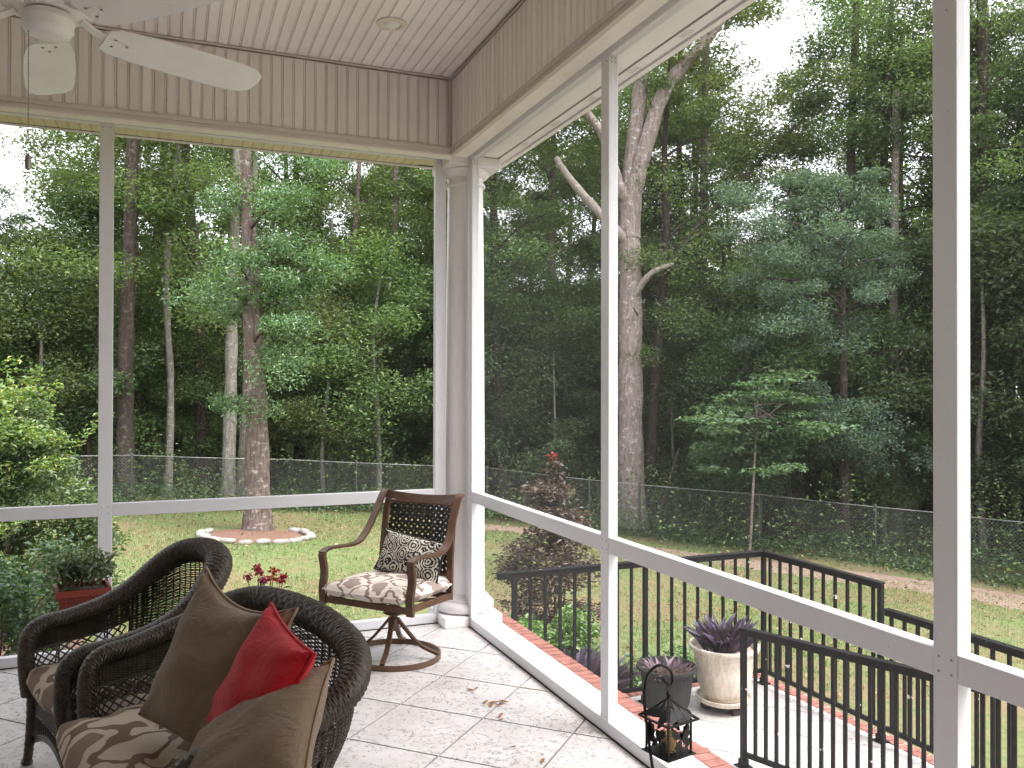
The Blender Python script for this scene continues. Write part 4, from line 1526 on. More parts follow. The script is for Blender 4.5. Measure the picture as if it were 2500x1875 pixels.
slim('crowned_tree', 'tall tree whose dark crown stands just right of the bright opening in the canopy', [(14.34, 11.06, -2.2), (14.44, 11.06, 2.0), (14.24, 11.16, 6.0), (14.29, 10.98, 11.5)], .16, M['bark_dark'], [(13.38, 10.81, 11.08), (14.29, 10.99, 10.84), (15.22, 11.14, 11.53), (13.17, 10.91, 10.04), (14.18, 11.04, 9.77), (15.23, 11.15, 10.21), (13.07, 10.96, 9.01), (14.08, 11.09, 8.83), (15.12, 11.2, 9.0), (13.28, 10.88, 7.97), (14.41, 10.96, 8.01), (13.45, 11.89, 7.91), (14.66, 10.3, 10.62), (13.85, 11.16, 10.72)])
slim('leaning_tree', 'slim bare trunk leaning against the chain link behind the dirt path', [(8.55, 11.4, -1.75), (9.0, 11.6, -.9), (9.6, 11.9, .2)], .045, M['bark_dark'])

reseed(109)
# crowns shared by the woodland trees
CR = []
for k in range(6):
    cs = []
    for q in range(46):
        a, z = random.uniform(0, 2 * PI), random.uniform(0, 1)
        R = 2.5 * math.sin(PI * (.12 + .82 * z)) ** .7
        rr = R * random.uniform(.25, 1) ** .6
        cs.append((rr * math.cos(a), rr * math.sin(a), z * 9.0))
    P = np.concatenate([blob(c, np.array((.85, .85, .5)) * random.uniform(.5, 1.3), 600) for c in cs])
    CR.append(leaves(P, .088, M[('leaf_mid', 'leaf_dark', 'leaf_mid')[k % 3]], 'crown', .45, upb=.45, flat=.75, lvar=.55))
TK = []
for k in range(4):
    mb = MB()
    pts = [(0, 0, -.3)]
    x = y = 0
    for q in range(1, 6):
        x += random.uniform(-.18, .18)
        y += random.uniform(-.18, .18)
        pts.append((x, y, q * 2.45))
    tube_trunk(mb, pts, .17, .05, 8, .4)
    for q in range(9):
        z = random.uniform(4, 11)
        b = Vector((pts[int(z / 2.45)][0], pts[int(z / 2.45)][1], z))
        a = random.uniform(0, 2 * PI)
        e = b + Vector((math.cos(a) * 1.6, math.sin(a) * 1.6, random.uniform(.5, 1.4)))
        tube_trunk(mb, [b, b.lerp(e, .5) + Vector((0, 0, .15)), e], .04, .012, 5)
    TK.append(mb.mesh('trunk', M[('bark_dark', 'bark_dark', 'bark_hero', 'bark_dark')[k]], True))
UC = []
for k in range(3):
    cs = []
    for q in range(20):
        a, z = random.uniform(0, 2 * PI), random.uniform(0, 1)
        rr = 1.2 * math.sin(PI * (.15 + .75 * z)) * random.uniform(.3, 1)
        cs.append((rr * math.cos(a), rr * math.sin(a), 1.0 + z * 3.2))
    P = np.concatenate([blob(c, np.array((.6, .6, .34)) * random.uniform(.6, 1.4), 820) for c in cs])
    UC.append(leaves(P, .068, M[('leaf_mid', 'leaf_dark', 'leaf_mid')[k]], 'crown', .42))
UT = []
for k in range(2):
    mb = MB()
    tube_trunk(mb, [(0, 0, -.2), (.06, .05, 1.2), (-.04, .1, 2.6), (.05, 0, 3.8)], .05, .015, 6, .3)
    UT.append(mb.mesh('trunk', M[('bark_dark', 'bark_pale')[k]], True))

fpar = [Vector((x, y)) for x, y in FP]


def beyond(u, q):
    """point on the fence line (0..1 of its length) pushed q metres into the woods"""
    seg = [(b - a).length for a, b in zip(fpar[:-1], fpar[1:])]
    r = u * sum(seg)
    for i, s in enumerate(seg):
        if r <= s:
            break
        r -= s
    p = fpar[i].lerp(fpar[i + 1], min(1, r / seg[i]))
    out = (p - Vector((CAM.x, CAM.y))).normalized()
    return p + out * q


def headroom(x, y):
    """height of the tree tops in the direction of the clearings, where the sky shows"""
    dx, dy = x - CAM.x, y - CAM.y
    az, d = math.degrees(math.atan2(dx, dy)), math.hypot(dx, dy)
    if az < -4.5:
        return 0.2 + d * .11
    if 36.0 < az < 42.2:
        return 0.8 + d * .30
    return 99.0


for k in range(70):
    u, q = (k * .618034) % 1.0, 1.8 + 14 * random.random() ** .9
    if k >= 60:
        u, q = .62 + .38 * ((k * .618034) % 1.0), 2.5 + 8 * random.random()
    p = beyond(u, q)
    root = empty('woodland_tree', (p.x, p.y, ground_z(p.x, p.y)), random.uniform(0, 6.28))
    s = random.uniform(.85, 1.25)
    lift = random.uniform(3.2, 5.6) if k < 60 else random.uniform(5.0, 7.0)
    hr_ = headroom(p.x, p.y) + 1.0
    if hr_ < lift + 9 * s:
        s *= max(.42, hr_ / (lift + 9 * s))
        lift *= .6
    link('trunk', TK[k % 4], root, (0, 0, 0), (random.uniform(-.04, .04), random.uniform(-.04, .04), 0), (s, s, s))
    link('crown', CR[k % 6], root, (0, 0, lift), (0, 0, random.uniform(0, 6.28)), (s, s, s * random.uniform(.8, 1.0)))
    tag(root, 'woodland tree among the many standing beyond the chain link fence', 'tree', 'woodland trees beyond the fence')
for k in range(96):
    u, q = (k * .618034 + .31) % 1.0, .9 + 12 * random.random()
    p = beyond(u, q)
    azi = math.degrees(math.atan2(p.x - CAM.x, p.y - CAM.y))
    if 28.3 < azi < 32.2:
        p = beyond(u, q + 8)
    root = empty('understory_tree', (p.x, p.y, ground_z(p.x, p.y)), random.uniform(0, 6.28))
    s = random.uniform(.8, 1.7)
    link('trunk', UT[k % 2], root, (0, 0, 0), (0, 0, 0), (s, s, s))
    link('crown', UC[k % 3], root, (0, 0, 0), (0, 0, random.uniform(0, 6.28)), (s, s, s))
    tag(root, 'small leafy sapling in the shade under the woodland trees', 'sapling', 'saplings under the woodland trees')
reseed(110)
# the far wood that reads as one mass
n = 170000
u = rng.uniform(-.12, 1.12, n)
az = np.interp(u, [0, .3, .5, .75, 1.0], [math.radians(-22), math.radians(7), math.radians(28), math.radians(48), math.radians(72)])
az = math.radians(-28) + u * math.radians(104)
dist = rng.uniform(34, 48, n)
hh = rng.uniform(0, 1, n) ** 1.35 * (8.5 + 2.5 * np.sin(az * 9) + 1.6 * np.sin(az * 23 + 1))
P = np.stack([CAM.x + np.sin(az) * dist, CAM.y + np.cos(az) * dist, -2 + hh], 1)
o = link('woods', leaves(P, .26, leaf_mat('leaf hazed far wood', (0.10, 0.14, 0.06), (0.19, 0.25, 0.10), (0.30, 0.36, 0.14), gloss=0.0), 'woods', .55, upb=.3, flat=.8), None)  # leaf green lightened so the colour itself carries the distant haze
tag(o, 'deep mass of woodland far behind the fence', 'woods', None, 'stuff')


# ------------------------------------------------------------------ ceiling fan and recessed light
FC = (-2.262, -2.478)
fan = empty('ceiling_fan', (FC[0], FC[1], ZC))
tag(fan, 'white ceiling fan with a pull chain hanging from its housing', 'ceiling fan')
MB().lathe([(.075, ZC - .07), (.085, ZC - .03), (.085, ZC - .0005)], (FC[0], FC[1], 0), 32).build('canopy', M['fan'], fan, True)
MB().lathe([(.013, 2.9600), (.013, ZC - .0705)], (FC[0], FC[1], 0), 14).build('downrod', M['fan'], fan, True)
MB().lathe([(.045, 2.8255), (.13, 2.8330), (.155, 2.8550), (.16, 2.8900), (.15, 2.9200), (.10, 2.9450), (.03, 2.9600)], (FC[0], FC[1], 0), 40).build('motor_housing', M['fan'], fan, True)
MB().lathe([(.02, 2.7440), (.05, 2.7470), (.066, 2.7540), (.071, 2.7650), (.075, 2.7700), (.075, 2.7920), (.078, 2.7960), (.078, 2.8030), (.075, 2.8070), (.073, 2.8190), (.05, 2.8250)], (FC[0], FC[1], 0), 40).build('switch_housing', M['fan'], fan, True)
arm0 = MB()
arm0.tube(spline([(.10, 0, 2.8300), (.15, 0, 2.8050), (.20, 0, 2.7950), (.27, 0, 2.7980)], 6), 1.0, prof=[(-.018, -.004), (.018, -.004), (.018, .004), (-.018, .004)], upv=(0, 0, 1))
arm0 = arm0.mesh('blade_arm', M['fan'], True, (0, 0, ZC))
bl0 = MB()
out = [(.175, -.05), (.20, -.068), (.30, -.082), (.45, -.088), (.62, -.088), (.70, -.078), (.735, -.05), (.742, 0), (.735, .05), (.70, .078), (.62, .088), (.45, .088), (.30, .082), (.20, .068), (.175, .05)]
c12, s12 = math.cos(.24), -math.sin(.24)
vs = [(x, y * c12, 2.7920 + y * s12 - .0035) for x, y in out] + [(x, y * c12, 2.7920 + y * s12 + .0035) for x, y in out]
k = len(out)
bl0.add(vs, [tuple(range(k - 1, -1, -1)), tuple(range(k, 2 * k))] + [(i, (i + 1) % k, k + (i + 1) % k, k + i) for i in range(k)])
bl0 = bl0.mesh('blade', M['fan'], False, (0, 0, ZC))
for i in range(5):
    a = math.radians(24 + 72 * i)
    link('blade', bl0, fan, (0, 0, 0), (0, 0, a))
    link('blade_arm', arm0, fan, (0, 0, 0), (0, 0, a))
    scr = MB()
    for q, w in ((.205, -.02), (.205, .02), (.25, 0)):
        scr.lathe([(.005, -.001), (.0045, -.003), (.001, -.0035)], (q, w, 2.7885 - ZC - w * .24), 8)
    tag(link('screws', scr.mesh('screws', M['chain']), fan, (0, 0, 0), (0, 0, a)), kind='stuff')
ch = MB()
cx, cyy = FC[0] - .052, FC[1] - .03
for i in range(46):
    z = 2.7440 - i * .0078
    ch.lathe([(.0006, -.0026), (.0026, 0), (.0006, .0026)], (cx, cyy, z), 6)
ch.tube([(cx, cyy, 2.7550), (cx, cyy, 2.355)], .0009, 5)
pc = ch.build('pull_chain', M['chain'], fan)
tag(pc, kind='stuff')
MB().lathe([(.003, 2.302), (.0085, 2.306), (.0095, 2.33), (.008, 2.348), (.003, 2.355)], (cx, cyy, 0), 12).build('pull_knob', M['chain'], fan, True)

lc = (-0.757, -0.995)
rl = empty('recessed_light', (lc[0], lc[1], ZC))
tag(rl, 'round recessed light set flush in the boarded ceiling', 'ceiling light')
MB().lathe([(.052, -.004), (.055, -.010), (.085, -.008), (.0855, -.0005), (.052, -.0008)], (lc[0], lc[1], ZC), 40).build('trim_ring', M['lamp_ring'], rl, True)
MB().lathe([(.002, -.026), (.022, -.024), (.038, -.014), (.043, -.004), (.043, -.0006)], (lc[0], lc[1], ZC), 32).build('bulb', M['lamp_glass'], rl, True)
MB().lathe([(.0445, -.0028), (.0515, -.0028), (.0515, -.0004), (.0445, -.0004)], (lc[0], lc[1], ZC), 32).build('shadow_ring', M['dark'], rl)


reseed(111)
# ------------------------------------------------------------------ cushions
def seat_cushion(name, label, w, d, h, mat, piping=None, tufts=(), loc=(0, 0, 0), rz=0.0, tilt=(0, 0), group=None, round_=4.0, crown=0.02):
    root = empty(name, loc, rz)
    root.rotation_euler = (tilt[0], tilt[1], rz)
    tag(root, label, 'cushion', group)
    n = 36
    mb = MB()

    def side(sg):
        def fn(i, j):
            u, v = 2 * i - 1, 2 * j - 1
            # square to rounded square
            x = u * math.sqrt(max(0, 1 - .30 * v * v / 2 * abs(u) ** 2))
            y = v * math.sqrt(max(0, 1 - .30 * u * u / 2 * abs(v) ** 2))
            e = max(abs(u), abs(v))
            t = (1 - e ** 7) ** .5
            z = sg * (h * .5) * t + sg * crown * (1 - u * u) * (1 - v * v)
            for tx, ty in tufts:
                q = (u - tx) ** 2 + (v - ty) ** 2
                z -= sg * h * .36 * math.exp(-q / .012)
            z += .004 * math.sin(7 * u + 3 * v) * t
            return (x * w / 2, y * d / 2, z + h * .5)
        return fn
    mb.grid(side(1), n, n)
    a = len(mb.v)
    lo = MB().grid(side(-1), n, n)
    mb.add(lo.v, [tuple(reversed(f)) for f in lo.f])
    mb.build('cover', mat, None, True).parent = root
    if piping:
        ring = []
        for e in range(4):
            for q in range(14):
                t = q / 14 * 2 - 1
                u, v = ((t, -1), (1, t), (-t, 1), (-1, -t))[e]
                ring.append((u * math.sqrt(1 - .30 * v * v / 2 * abs(u) ** 2) * w / 2 * 1.003, v * math.sqrt(1 - .30 * u * u / 2 * abs(v) ** 2) * d / 2 * 1.003, h * .5))
        MB().tube(ring, .006, 6, True).build('piping', piping, None, True).parent = root
    return root


def pillow(name, label, w, h, th, mat, welt, M4, cat='pillow', sag=0.0, seed=0):
    """knife-edge pillow in the local xz plane, origin at its bottom middle"""
    root = empty(name)
    root.matrix_world = M4
    tag(root, label, cat)
    rr = random.Random(seed)
    ph = [rr.uniform(0, 6) for _ in range(4)]
    n = 34

    def edge(u, v):
        x = u * (1 - .075 * (1 - v * v)) * w / 2
        z = v * (1 - .075 * (1 - u * u)) * h / 2
        if v > 0:
            z -= sag * (1 - u * u) * v
        return x, z

    def side(sg):
        def fn(i, j):
            u, v = 2 * i - 1, 2 * j - 1
            x, z = edge(u, v)
            t = max(0, (1 - u * u) * (1 - v * v)) ** .42
            y = sg * th / 2 * t
            y += .010 * t * (math.sin(5 * u + 3 * v + ph[0]) + .7 * math.sin(9 * v - 4 * u + ph[1])) * (1 - t * .6)
            k = abs(u * v) ** 3
            y += .012 * k * math.sin(14 * (abs(u) - abs(v)) + ph[2])
            return (x, y, z + h / 2)
        return fn
    a = MB().grid(side(-1), n, n)
    b = MB().grid(side(1), n, n)
    mb = MB().add(a.v, a.f).add(b.v, [tuple(reversed(f)) for f in b.f])
    o = mb.build('cover', mat, None, True)
    o.parent = root
    ring = []
    for e in range(4):
        for q in range(18):
            t = q / 18 * 2 - 1
            u, v = ((t, -1), (1, t), (-t, 1), (-1, -t))[e]
            x, z = edge(u, v)
            ring.append((x * 1.004, 0, z * 1.004 + h / 2))
    MB().tube(ring, .0062, 6, True, upv=(0, 1, 0)).build('piping', welt, None, True).parent = root
    return root


def place(loc, rz, lean=0.0, roll=0.0):
    """pillow frame: face normal -y; lean tips its top toward +y; roll turns it in its own plane"""
    return Matrix.Translation(loc) @ Matrix.Rotation(rz, 4, 'Z') @ Matrix.Rotation(-lean, 4, 'X') @ Matrix.Rotation(roll, 4, 'Y')


def on(base, a, v):
    return base + Matrix.Rotation(a, 3, 'Z') @ Vector(v)


# ------------------------------------------------------------------ wicker armchairs (local: sitter faces -y)
RIMC = [(.315, -.36, .31), (.318, -.375, .45), (.322, -.365, .565), (.328, -.30, .618), (.338, -.16, .632), (.35, 0, .66), (.352, .14, .715), (.33, .27, .805), (.25, .37, .885), (.13, .42, .915), (0, .435, .925)]
BASC = [(.285, -.335, .31), (.287, -.335, .33), (.29, -.33, .335), (.29, -.29, .335), (.29, -.16, .335), (.29, 0, .335), (.285, .11, .335), (.255, .205, .335), (.18, .27, .335), (.09, .30, .335), (0, .305, .335)]


def mirrored(P, k):
    P = [(p[0] * k, p[1], p[2] if p[2] < .66 else .66 + (p[2] - .66) * HIGH) for p in P]
    return [Vector(p) for p in P] + [Vector((-p[0], p[1], p[2])) for p in reversed(P[:-1])]


WK = 1.0
HIGH = 1.0
RIM, BAS, NS = [], [], 0


def set_width(k, high):
    """k = 1 for an armchair, more for the two-seater"""
    global WK, RIM, BAS, NS, HIGH
    WK, HIGH = k, high
    RIM = spline(mirrored(RIMC, k), 12)
    BAS = spline(mirrored(BASC, k), 12)
    NS = len(RIM) - 1


def surf(s, t):
    f = s * NS
    i = min(int(f), NS - 1)
    f -= i
    a = BAS[i].lerp(BAS[i + 1], f)
    b = RIM[i].lerp(RIM[i + 1], f)
    p = a.lerp(b, t)
    bulge = .05 * math.sin(PI * t)
    c = Vector((p.x * (1 - 1 / WK), -.05, p.z))
    d = (p - c)
    d.z = 0
    return p + d.normalized() * bulge * min(1, max(0, (p.z - .3) * 3))


SA, SB = 0.315, 0.395    # the open arch lies between these along the rim
W_STK = 110


def strand(mb, t, s0, s1, r=.0034, n=None):
    k = n or max(4, int((s1 - s0) * W_STK * (1 + (WK - 1) * .5)))
    pts = []
    for i in range(k + 1):
        s = s0 + (s1 - s0) * i / k
        p = surf(s, t)
        q = surf(min(1, s + .002), t) - surf(max(0, s - .002), t)
        nrm = Vector((q.y, -q.x, 0)).normalized()
        ph = (1 if (i + int(round(t * 1000)) % 2) % 2 else -1)
        pts.append(p + nrm * (.0034 * ph))
    mb.tube(pts, r, 4)


def wicker_meshes():
    out = []
    # woven shell: solid weave on the back, a band under the arms
    back = MB()
    T = 62
    for k in range(T):
        t = .03 + .955 * k / T
        tt = round(t * 1000) + (k % 2) - (round(t * 1000) % 2)
        t = tt / 1000
        if t > .60:
            strand(back, t, .055, .945)
        elif t > .34:
            strand(back, t, SA - .015, 1 - SA + .015)
        else:
            strand(back, t, SB, 1 - SB)
    for k in range(60):
        s = .06 + .88 * k / 59
        t0 = .02 if SB <= s <= 1 - SB else (.34 if SA - .015 <= s <= 1 - SA + .015 else .60)
        back.tube([surf(s, t0 + (1 - t0) * q / 8) for q in range(9)], .0038, 4)
    out.append(('woven_back', back.mesh('woven_back', M['wicker'])))
    # lattice under the arms
    lat = MB()
    for sg in (0, 1):
        for k in range(-6, 15):
            for dr in (1, -1):
                pts = []
                for q in range(9):
                    t = .03 + .57 * q / 8
                    s = .085 + .0165 * k + dr * (.085 * q / 8) + (0 if dr > 0 else .085)
                    if .075 <= s <= SA - .02:
                        pts.append(surf(1 - s if sg else s, t) + Vector((0, 0, 0)))
                if len(pts) > 1:
                    lat.tube(pts, .0042, 5)
        for t in (.03, .14, .60):
            lat.tube([surf((1 - s) if sg else s, t) for s in np.linspace(.06, SA - .01, 16)], .0055, 6)
    out.append(('arm_lattice', lat.mesh('arm_lattice', M['wicker'])))
    post = MB()
    for s, te in ((SA - .012, .62), (SB, .36), (1 - SA + .012, .62), (1 - SB, .36)):
        post.tube([surf(s, q / 6 * te) for q in range(7)], .013, 8)
    for sg in (0, 1):
        arch = []
        for q in range(13):
            a = PI * q / 12
            s = (SA + SB) / 2 - (SB - SA) / 2 * .96 * math.cos(a)
            t = .06 + .28 * math.sin(a) ** .45
            arch.append(surf(1 - s if sg else s, t))
        post.tube(arch, .007, 6)
    out.append(('back_posts', post.mesh('back_posts', M['wicker'], True)))
    # the thick rolled rim, braided
    rim = MB()
    R = [RIM[0] + (RIM[1] - RIM[0]) * 0] + RIM
    Rr = spline(RIM[::3] if (len(RIM) - 1) % 3 == 0 else RIM[::2], 9)
    k = len(Rr)
    m = 32
    vs, fs = [], []
    arc = 0
    for i, p in enumerate(Rr):
        if i:
            arc += (p - Rr[i - 1]).length
        d = (Rr[min(i + 1, k - 1)] - Rr[max(i - 1, 0)]).normalized()
        o = Vector((p.x / WK, p.y + .05, 0)).normalized()
        s = (o - d * o.dot(d)).normalized()
        u = s.cross(d)
        f = min(1, max(0, (arc - .05) / .3), )
        f2 = min(1, max(0, (Rr[-1] - p).length * 3))
        rr = .033 + .023 * min(1, max(0, (p.z - .62) / .2))
        for j in range(m):
            a = 2 * PI * j / m
            r = rr * (1 + .075 * math.cos(arc * 2 * PI / .021 + .9 * math.sin(a)) * math.cos(8 * a + 9 * arc) + .03 * math.sin(arc * 2 * PI / .0105))
            vs.append(p + s * (r * math.cos(a) * 1.15 + rr * .15) + u * (r * math.sin(a)))
    fs = [(i * m + j, i * m + (j + 1) % m, (i + 1) * m + (j + 1) % m, (i + 1) * m + j) for i in range(k - 1) for j in range(m)]
    rim.add(vs, fs)
    out.append(('rolled_rim', rim.mesh('rolled_rim', M['wicker_rim'], True)))
    # plaited cord lying on the inner edge of the rim
    cord = MB()
    for ph in (0, 2.1, 4.2):
        pts = []
        arc = 0
        for i in range(0, k):
            p = Rr[i]
            if i:
                arc += (p - Rr[i - 1]).length
            d = (Rr[min(i + 1, k - 1)] - Rr[max(i - 1, 0)]).normalized()
            o = Vector((p.x / WK, p.y + .05, 0)).normalized()
            s = (o - d * o.dot(d)).normalized()
            u = s.cross(d)
            a = arc * 2 * PI / .055 + ph
            rr = .033 + .023 * min(1, max(0, (p.z - .62) / .2))
            pts.append(p - s * (rr * .80) + s * .008 * math.cos(a) + u * .010 * math.sin(a))
        cord.tube(pts, .0062, 5)
    out.append(('plaited_cord', cord.mesh('plaited_cord', M['wicker'], True)))
    # seat deck, aprons
    w = .285 * WK
    seat = MB().box((-w, -.33, .30), (w, .27, .325))
    out.append(('seat_deck', seat.mesh('seat_deck', M['wicker'])))
    ap = MB()
    for k in range(10):
        z = .315 - .0085 * k
        for a, b in (((-.30 * WK, -.345), (.30 * WK, -.345)), ((.30 * WK, -.345), (.295 * WK, .20)), ((-.30 * WK, -.345), (-.295 * WK, .20))):
            pts = [Vector((a[0] + (b[0] - a[0]) * q / 40, a[1] + (b[1] - a[1]) * q / 40, z)) for q in range(41)]
            dd = Vector((b[1] - a[1], -(b[0] - a[0]), 0)).normalized()
            pts = [p + dd * (.0032 * (1 if (q + k) % 2 else -1)) for q, p in enumerate(pts)]
            ap.tube(pts, .0036, 4)
    for a, b in (((-.30 * WK, -.345), (.30 * WK, -.345)), ((.30 * WK, -.345), (.295 * WK, .20)), ((-.30 * WK, -.345), (-.295 * WK, .20))):
        for q in range(31):
            t = q / 30
            x, y = a[0] + (b[0] - a[0]) * t, a[1] + (b[1] - a[1]) * t
            zz = .10 + .07 * math.sin(PI * t)
            ap.tube([(x, y, .23), (x + .006 * (1 if q % 2 else -1), y, zz + .01)], .0034, 4)
        for dz in (0, .010, .02):
            ap.tube([(a[0] + (b[0] - a[0]) * q / 20, a[1] + (b[1] - a[1]) * q / 20, .10 + dz + .07 * math.sin(PI * q / 20)) for q in range(21)], .0055, 5)
    out.append(('apron', ap.mesh('apron', M['wicker'])))
    return out


def wicker_seat(name, label, cat, k, high, loc, rz, sc):
    set_width(k, high)
    root = empty(name, loc, rz)
    root.scale = sc
    tag(root, label, cat, 'wicker seats on the porch')
    for nme, me in wicker_meshes():
        o = link(nme, me, root)
        if nme in ('woven_back', 'arm_lattice', 'plaited_cord', 'apron', 'back_posts'):
            o['kind'] = 'stuff'
    for sx, sy, hh in ((1, -1, .335), (-1, -1, .335), (1, 1, .34), (-1, 1, .34)):
        mb = MB()
        x0, y0 = sx * .308 * k, (-.352 if sy < 0 else .235)
        P = spline([(x0, y0, hh), (x0 + sx * .003, y0 - .002, .2), (x0 + sx * .010, y0 + sy * .012, .06), (x0 + sx * .016, y0 + sy * .02, .0015)], 14)
        n = len(P)
        mb.tube(P, [(.027 - .007 * i / n) * (1 + .07 * math.sin(i * 1.9)) + (.006 if i > n - 7 else 0) for i in range(n)], 12)
        link('leg', mb.mesh('leg', M['wicker_rim'], True), root)
    return root


FA, NA = math.radians(-70), math.radians(-75)
FL, NL = Vector((-2.065, -1.60, 0)), Vector((-1.744, -2.567, 0))
wicker_seat('wicker_chair', 'dark wicker armchair beside the planter box, with no pillows on it', 'armchair', .87, .95, FL, FA, (1, .83, .95))
wicker_seat('wicker_loveseat', 'wide dark wicker loveseat nearest the viewer, holding the tan and red pillows', 'loveseat', 1.72, .52, NL, NA, (1, .78, .99))
seat_cushion('seat_cushion', 'brown and cream patterned cushion on the wicker armchair', .56, .56, .12, M['ikat'], None, (), on(FL, FA, (0, -.06, .31)), FA)
seat_cushion('seat_cushion', 'long brown and cream patterned cushion on the wicker loveseat', 1.02, .62, .15, M['ikat'], None, ((-.8, -.45), (-.8, .35), (-.35, -.05), (.3, -.3)), on(NL, NA, (0, -.12, .308)), NA)


def frame(o, x, z):
    x = Vector(x).normalized()
    z = Vector(z)
    z = (z - x * x.dot(z)).normalized()
    y = z.cross(x)
    return Matrix(((x.x, y.x, z.x, o[0]), (x.y, y.y, z.y, o[1]), (x.z, y.z, z.z, o[2]), (0, 0, 0, 1)))


pillow('throw_pillow', 'large tan pillow standing upright against the far arm of the wicker loveseat', .50, .50, .17, M['tan'], M['welt'],
       frame((-1.855, -2.747, .504), (.487, -.866, -.112), (.415, .117, .902)), sag=.05, seed=1)
pillow('throw_pillow', 'bright red pillow wedged between the two tan pillows', .40, .40, .14, M['red'], M['red'],
       frame((-1.749, -3.014, .554), (.182, -.974, -.136), (.48, -.033, .877)), seed=2)
pillow('throw_pillow', 'tan pillow slumped in front of the red pillow, nearest the viewer', .46, .46, .17, M['tan'], M['welt'],
       frame((-1.765, -3.435, .542), (.736, -.472, .485), (.303, .87, .388)), seed=3)

# ------------------------------------------------------------------ bronze swivel chair (local: sitter faces -y)
SCL, SCA = Vector((-0.64, -0.61, 0)), math.radians(-50.3)
sw = empty('swivel_chair', SCL, SCA)
sw.scale = (1.09, 1.0, 1.0)
tag(sw, 'bronze metal swivel chair with a woven strap back by the corner column', 'chair')


def add(name, mb, mat, smooth=True, bevel=0.0):
    o = mb.build(name, mat, None, smooth, bevel)
    o.parent = sw
    return o


FLAT = [(-1, -.28), (1, -.28), (1, .28), (-1, .28)]


def flatbar(mb, pts, w, upv, th=.28):
    mb.tube(spline(pts, 9), w, prof=[(-1, -th), (1, -th), (1, th), (-1, th)], upv=upv)
    return mb


add('base_ring', MB().tube([(.262 * math.cos(a), .262 * math.sin(a), .0175) for a in np.linspace(0, 2 * PI, 49)[:-1]], .016, prof=[(-.28, -1), (.28, -1), (.28, 1), (-.28, 1)], upv=(0, 0, 1), closed=True), M['bronze'])
for k in range(4):
    a = math.radians(20) + k * PI / 2
    mb = MB()
    flatbar(mb, [(.022 * math.cos(a), .022 * math.sin(a), .235), (.06 * math.cos(a), .06 * math.sin(a), .185), (.15 * math.cos(a), .15 * math.sin(a), .085), (.256 * math.cos(a), .256 * math.sin(a), .035)], .0135, (math.cos(a) * .5, math.sin(a) * .5, .8), .6)
    add('leg', mb, M['bronze'])
add('hub', MB().lathe([(.030, .165), (.030, .235), (.022, .242), (.022, .25), (.052, .262), (.060, .268), (.052, .276), (.026, .29), (.026, .33)], (0, 0, 0), 24), M['bronze'])
mb = MB()
for sx in (-1, 1):
    flatbar(mb, [(sx * .20, -.2, .36), (sx * .18, -.17, .335), (sx * .05, -.06, .332), (0, 0, .333)], .014, (0, 0, 1), .5)
    flatbar(mb, [(sx * .20, .2, .36), (sx * .18, .17, .335), (sx * .05, .06, .332), (0, 0, .333)], .014, (0, 0, 1), .5)
add('spider', mb, M['bronze'])
mb = MB()
sf = [(-.265, -.265, .372), (.265, -.265, .372), (.245, .22, .352), (-.245, .22, .352)]
for i in range(4):
    mb.bar(sf[i], sf[(i + 1) % 4], .022, .036)
add('seat_frame', mb, M['bronze'], False, .003)
for sx in (-1, 1):
    mb = MB()
    flatbar(mb, [(sx * .285, -.268, .345), (sx * .285, -.275, .44), (sx * .288, -.258, .53), (sx * .290, -.272, .618), (sx * .290, -.268, .640)], .021, (0, -1, .1), .5)
    add('arm_post', mb, M['bronze'])
    mb = MB()
    flatbar(mb, [(sx * .290, -.278, .643), (sx * .290, -.225, .660), (sx * .292, -.12, .655), (sx * .292, 0, .648), (sx * .288, .08, .668), (sx * .280, .15, .735), (sx * .268, .20, .82), (sx * .262, .265, .925), (sx * .262, .30, .955), (sx * .262, .318, .95)], .022, (0, -.45, .9), .32)
    add('armrest', mb, M['bronze'])
    mb = MB()
    flatbar(mb, [(sx * .238, .215, .33), (sx * .236, .225, .45), (sx * .234, .235, .60), (sx * .232, .262, .80), (sx * .230, .288, .905)], .017, (0, -1, .1), .6)
    add('back_post', mb, M['bronze'])
mb = MB()
flatbar(mb, [(-.262, .292, .935), (-.13, .312, .920), (0, .318, .915), (.13, .312, .920), (.262, .292, .935)], .026, (0, -1, .25), .3)
add('top_rail', mb, M['bronze'])


def bpt(u, v, off=0.0):
    """back panel: u -1..1 across, v 0..1 up"""
    x = u * .216
    z = .47 + v * .42
    y = .225 + .065 * v ** 1.3 + .022 * (1 - u * u) + off
    return Vector((x, y, z))


mb = MB()
WX, WZ = .432, .42
pit = .0285
hw_ = .0086
k = 0
for dr in (1, -1):
    q = -WZ
    while q < WX + WZ:
        pts = []
        for i in range(25):
            zz = WZ * i / 24
            xx = q + (zz if dr > 0 else -zz) + (0 if dr > 0 else WZ) - (0 if dr > 0 else 0)
            if 0 <= xx <= WX:
                wv = .0022 * (1 if (i // 2 + k) % 2 else -1) * dr
                pts.append(bpt(2 * xx / WX - 1, zz / WZ, wv))
        if len(pts) > 1:
            mb.tube(pts, hw_, prof=[(-1, -.11), (1, -.11), (1, .11), (-1, .11)], upv=(0, -1, .15))
        q += pit * 1.414
        k += 1
for zz in np.arange(.012, WZ, pit * 1.414):
    mb.tube([bpt(2 * x / WX - 1, zz / WZ, .006) for x in np.linspace(0, WX, 16)], .0062, prof=[(-1, -.2), (1, -.2), (1, .2), (-1, .2)], upv=(0, -1, .15))
o = add('woven_straps', mb, M['strap'], False)
o['kind'] = 'stuff'
mb = MB()
for v in (0.0, 1.0):
    mb.tube([bpt(u, v) for u in np.linspace(-1, 1, 14)], .010, 8)
add('back_rails', mb, M['bronze'])['kind'] = 'stuff'
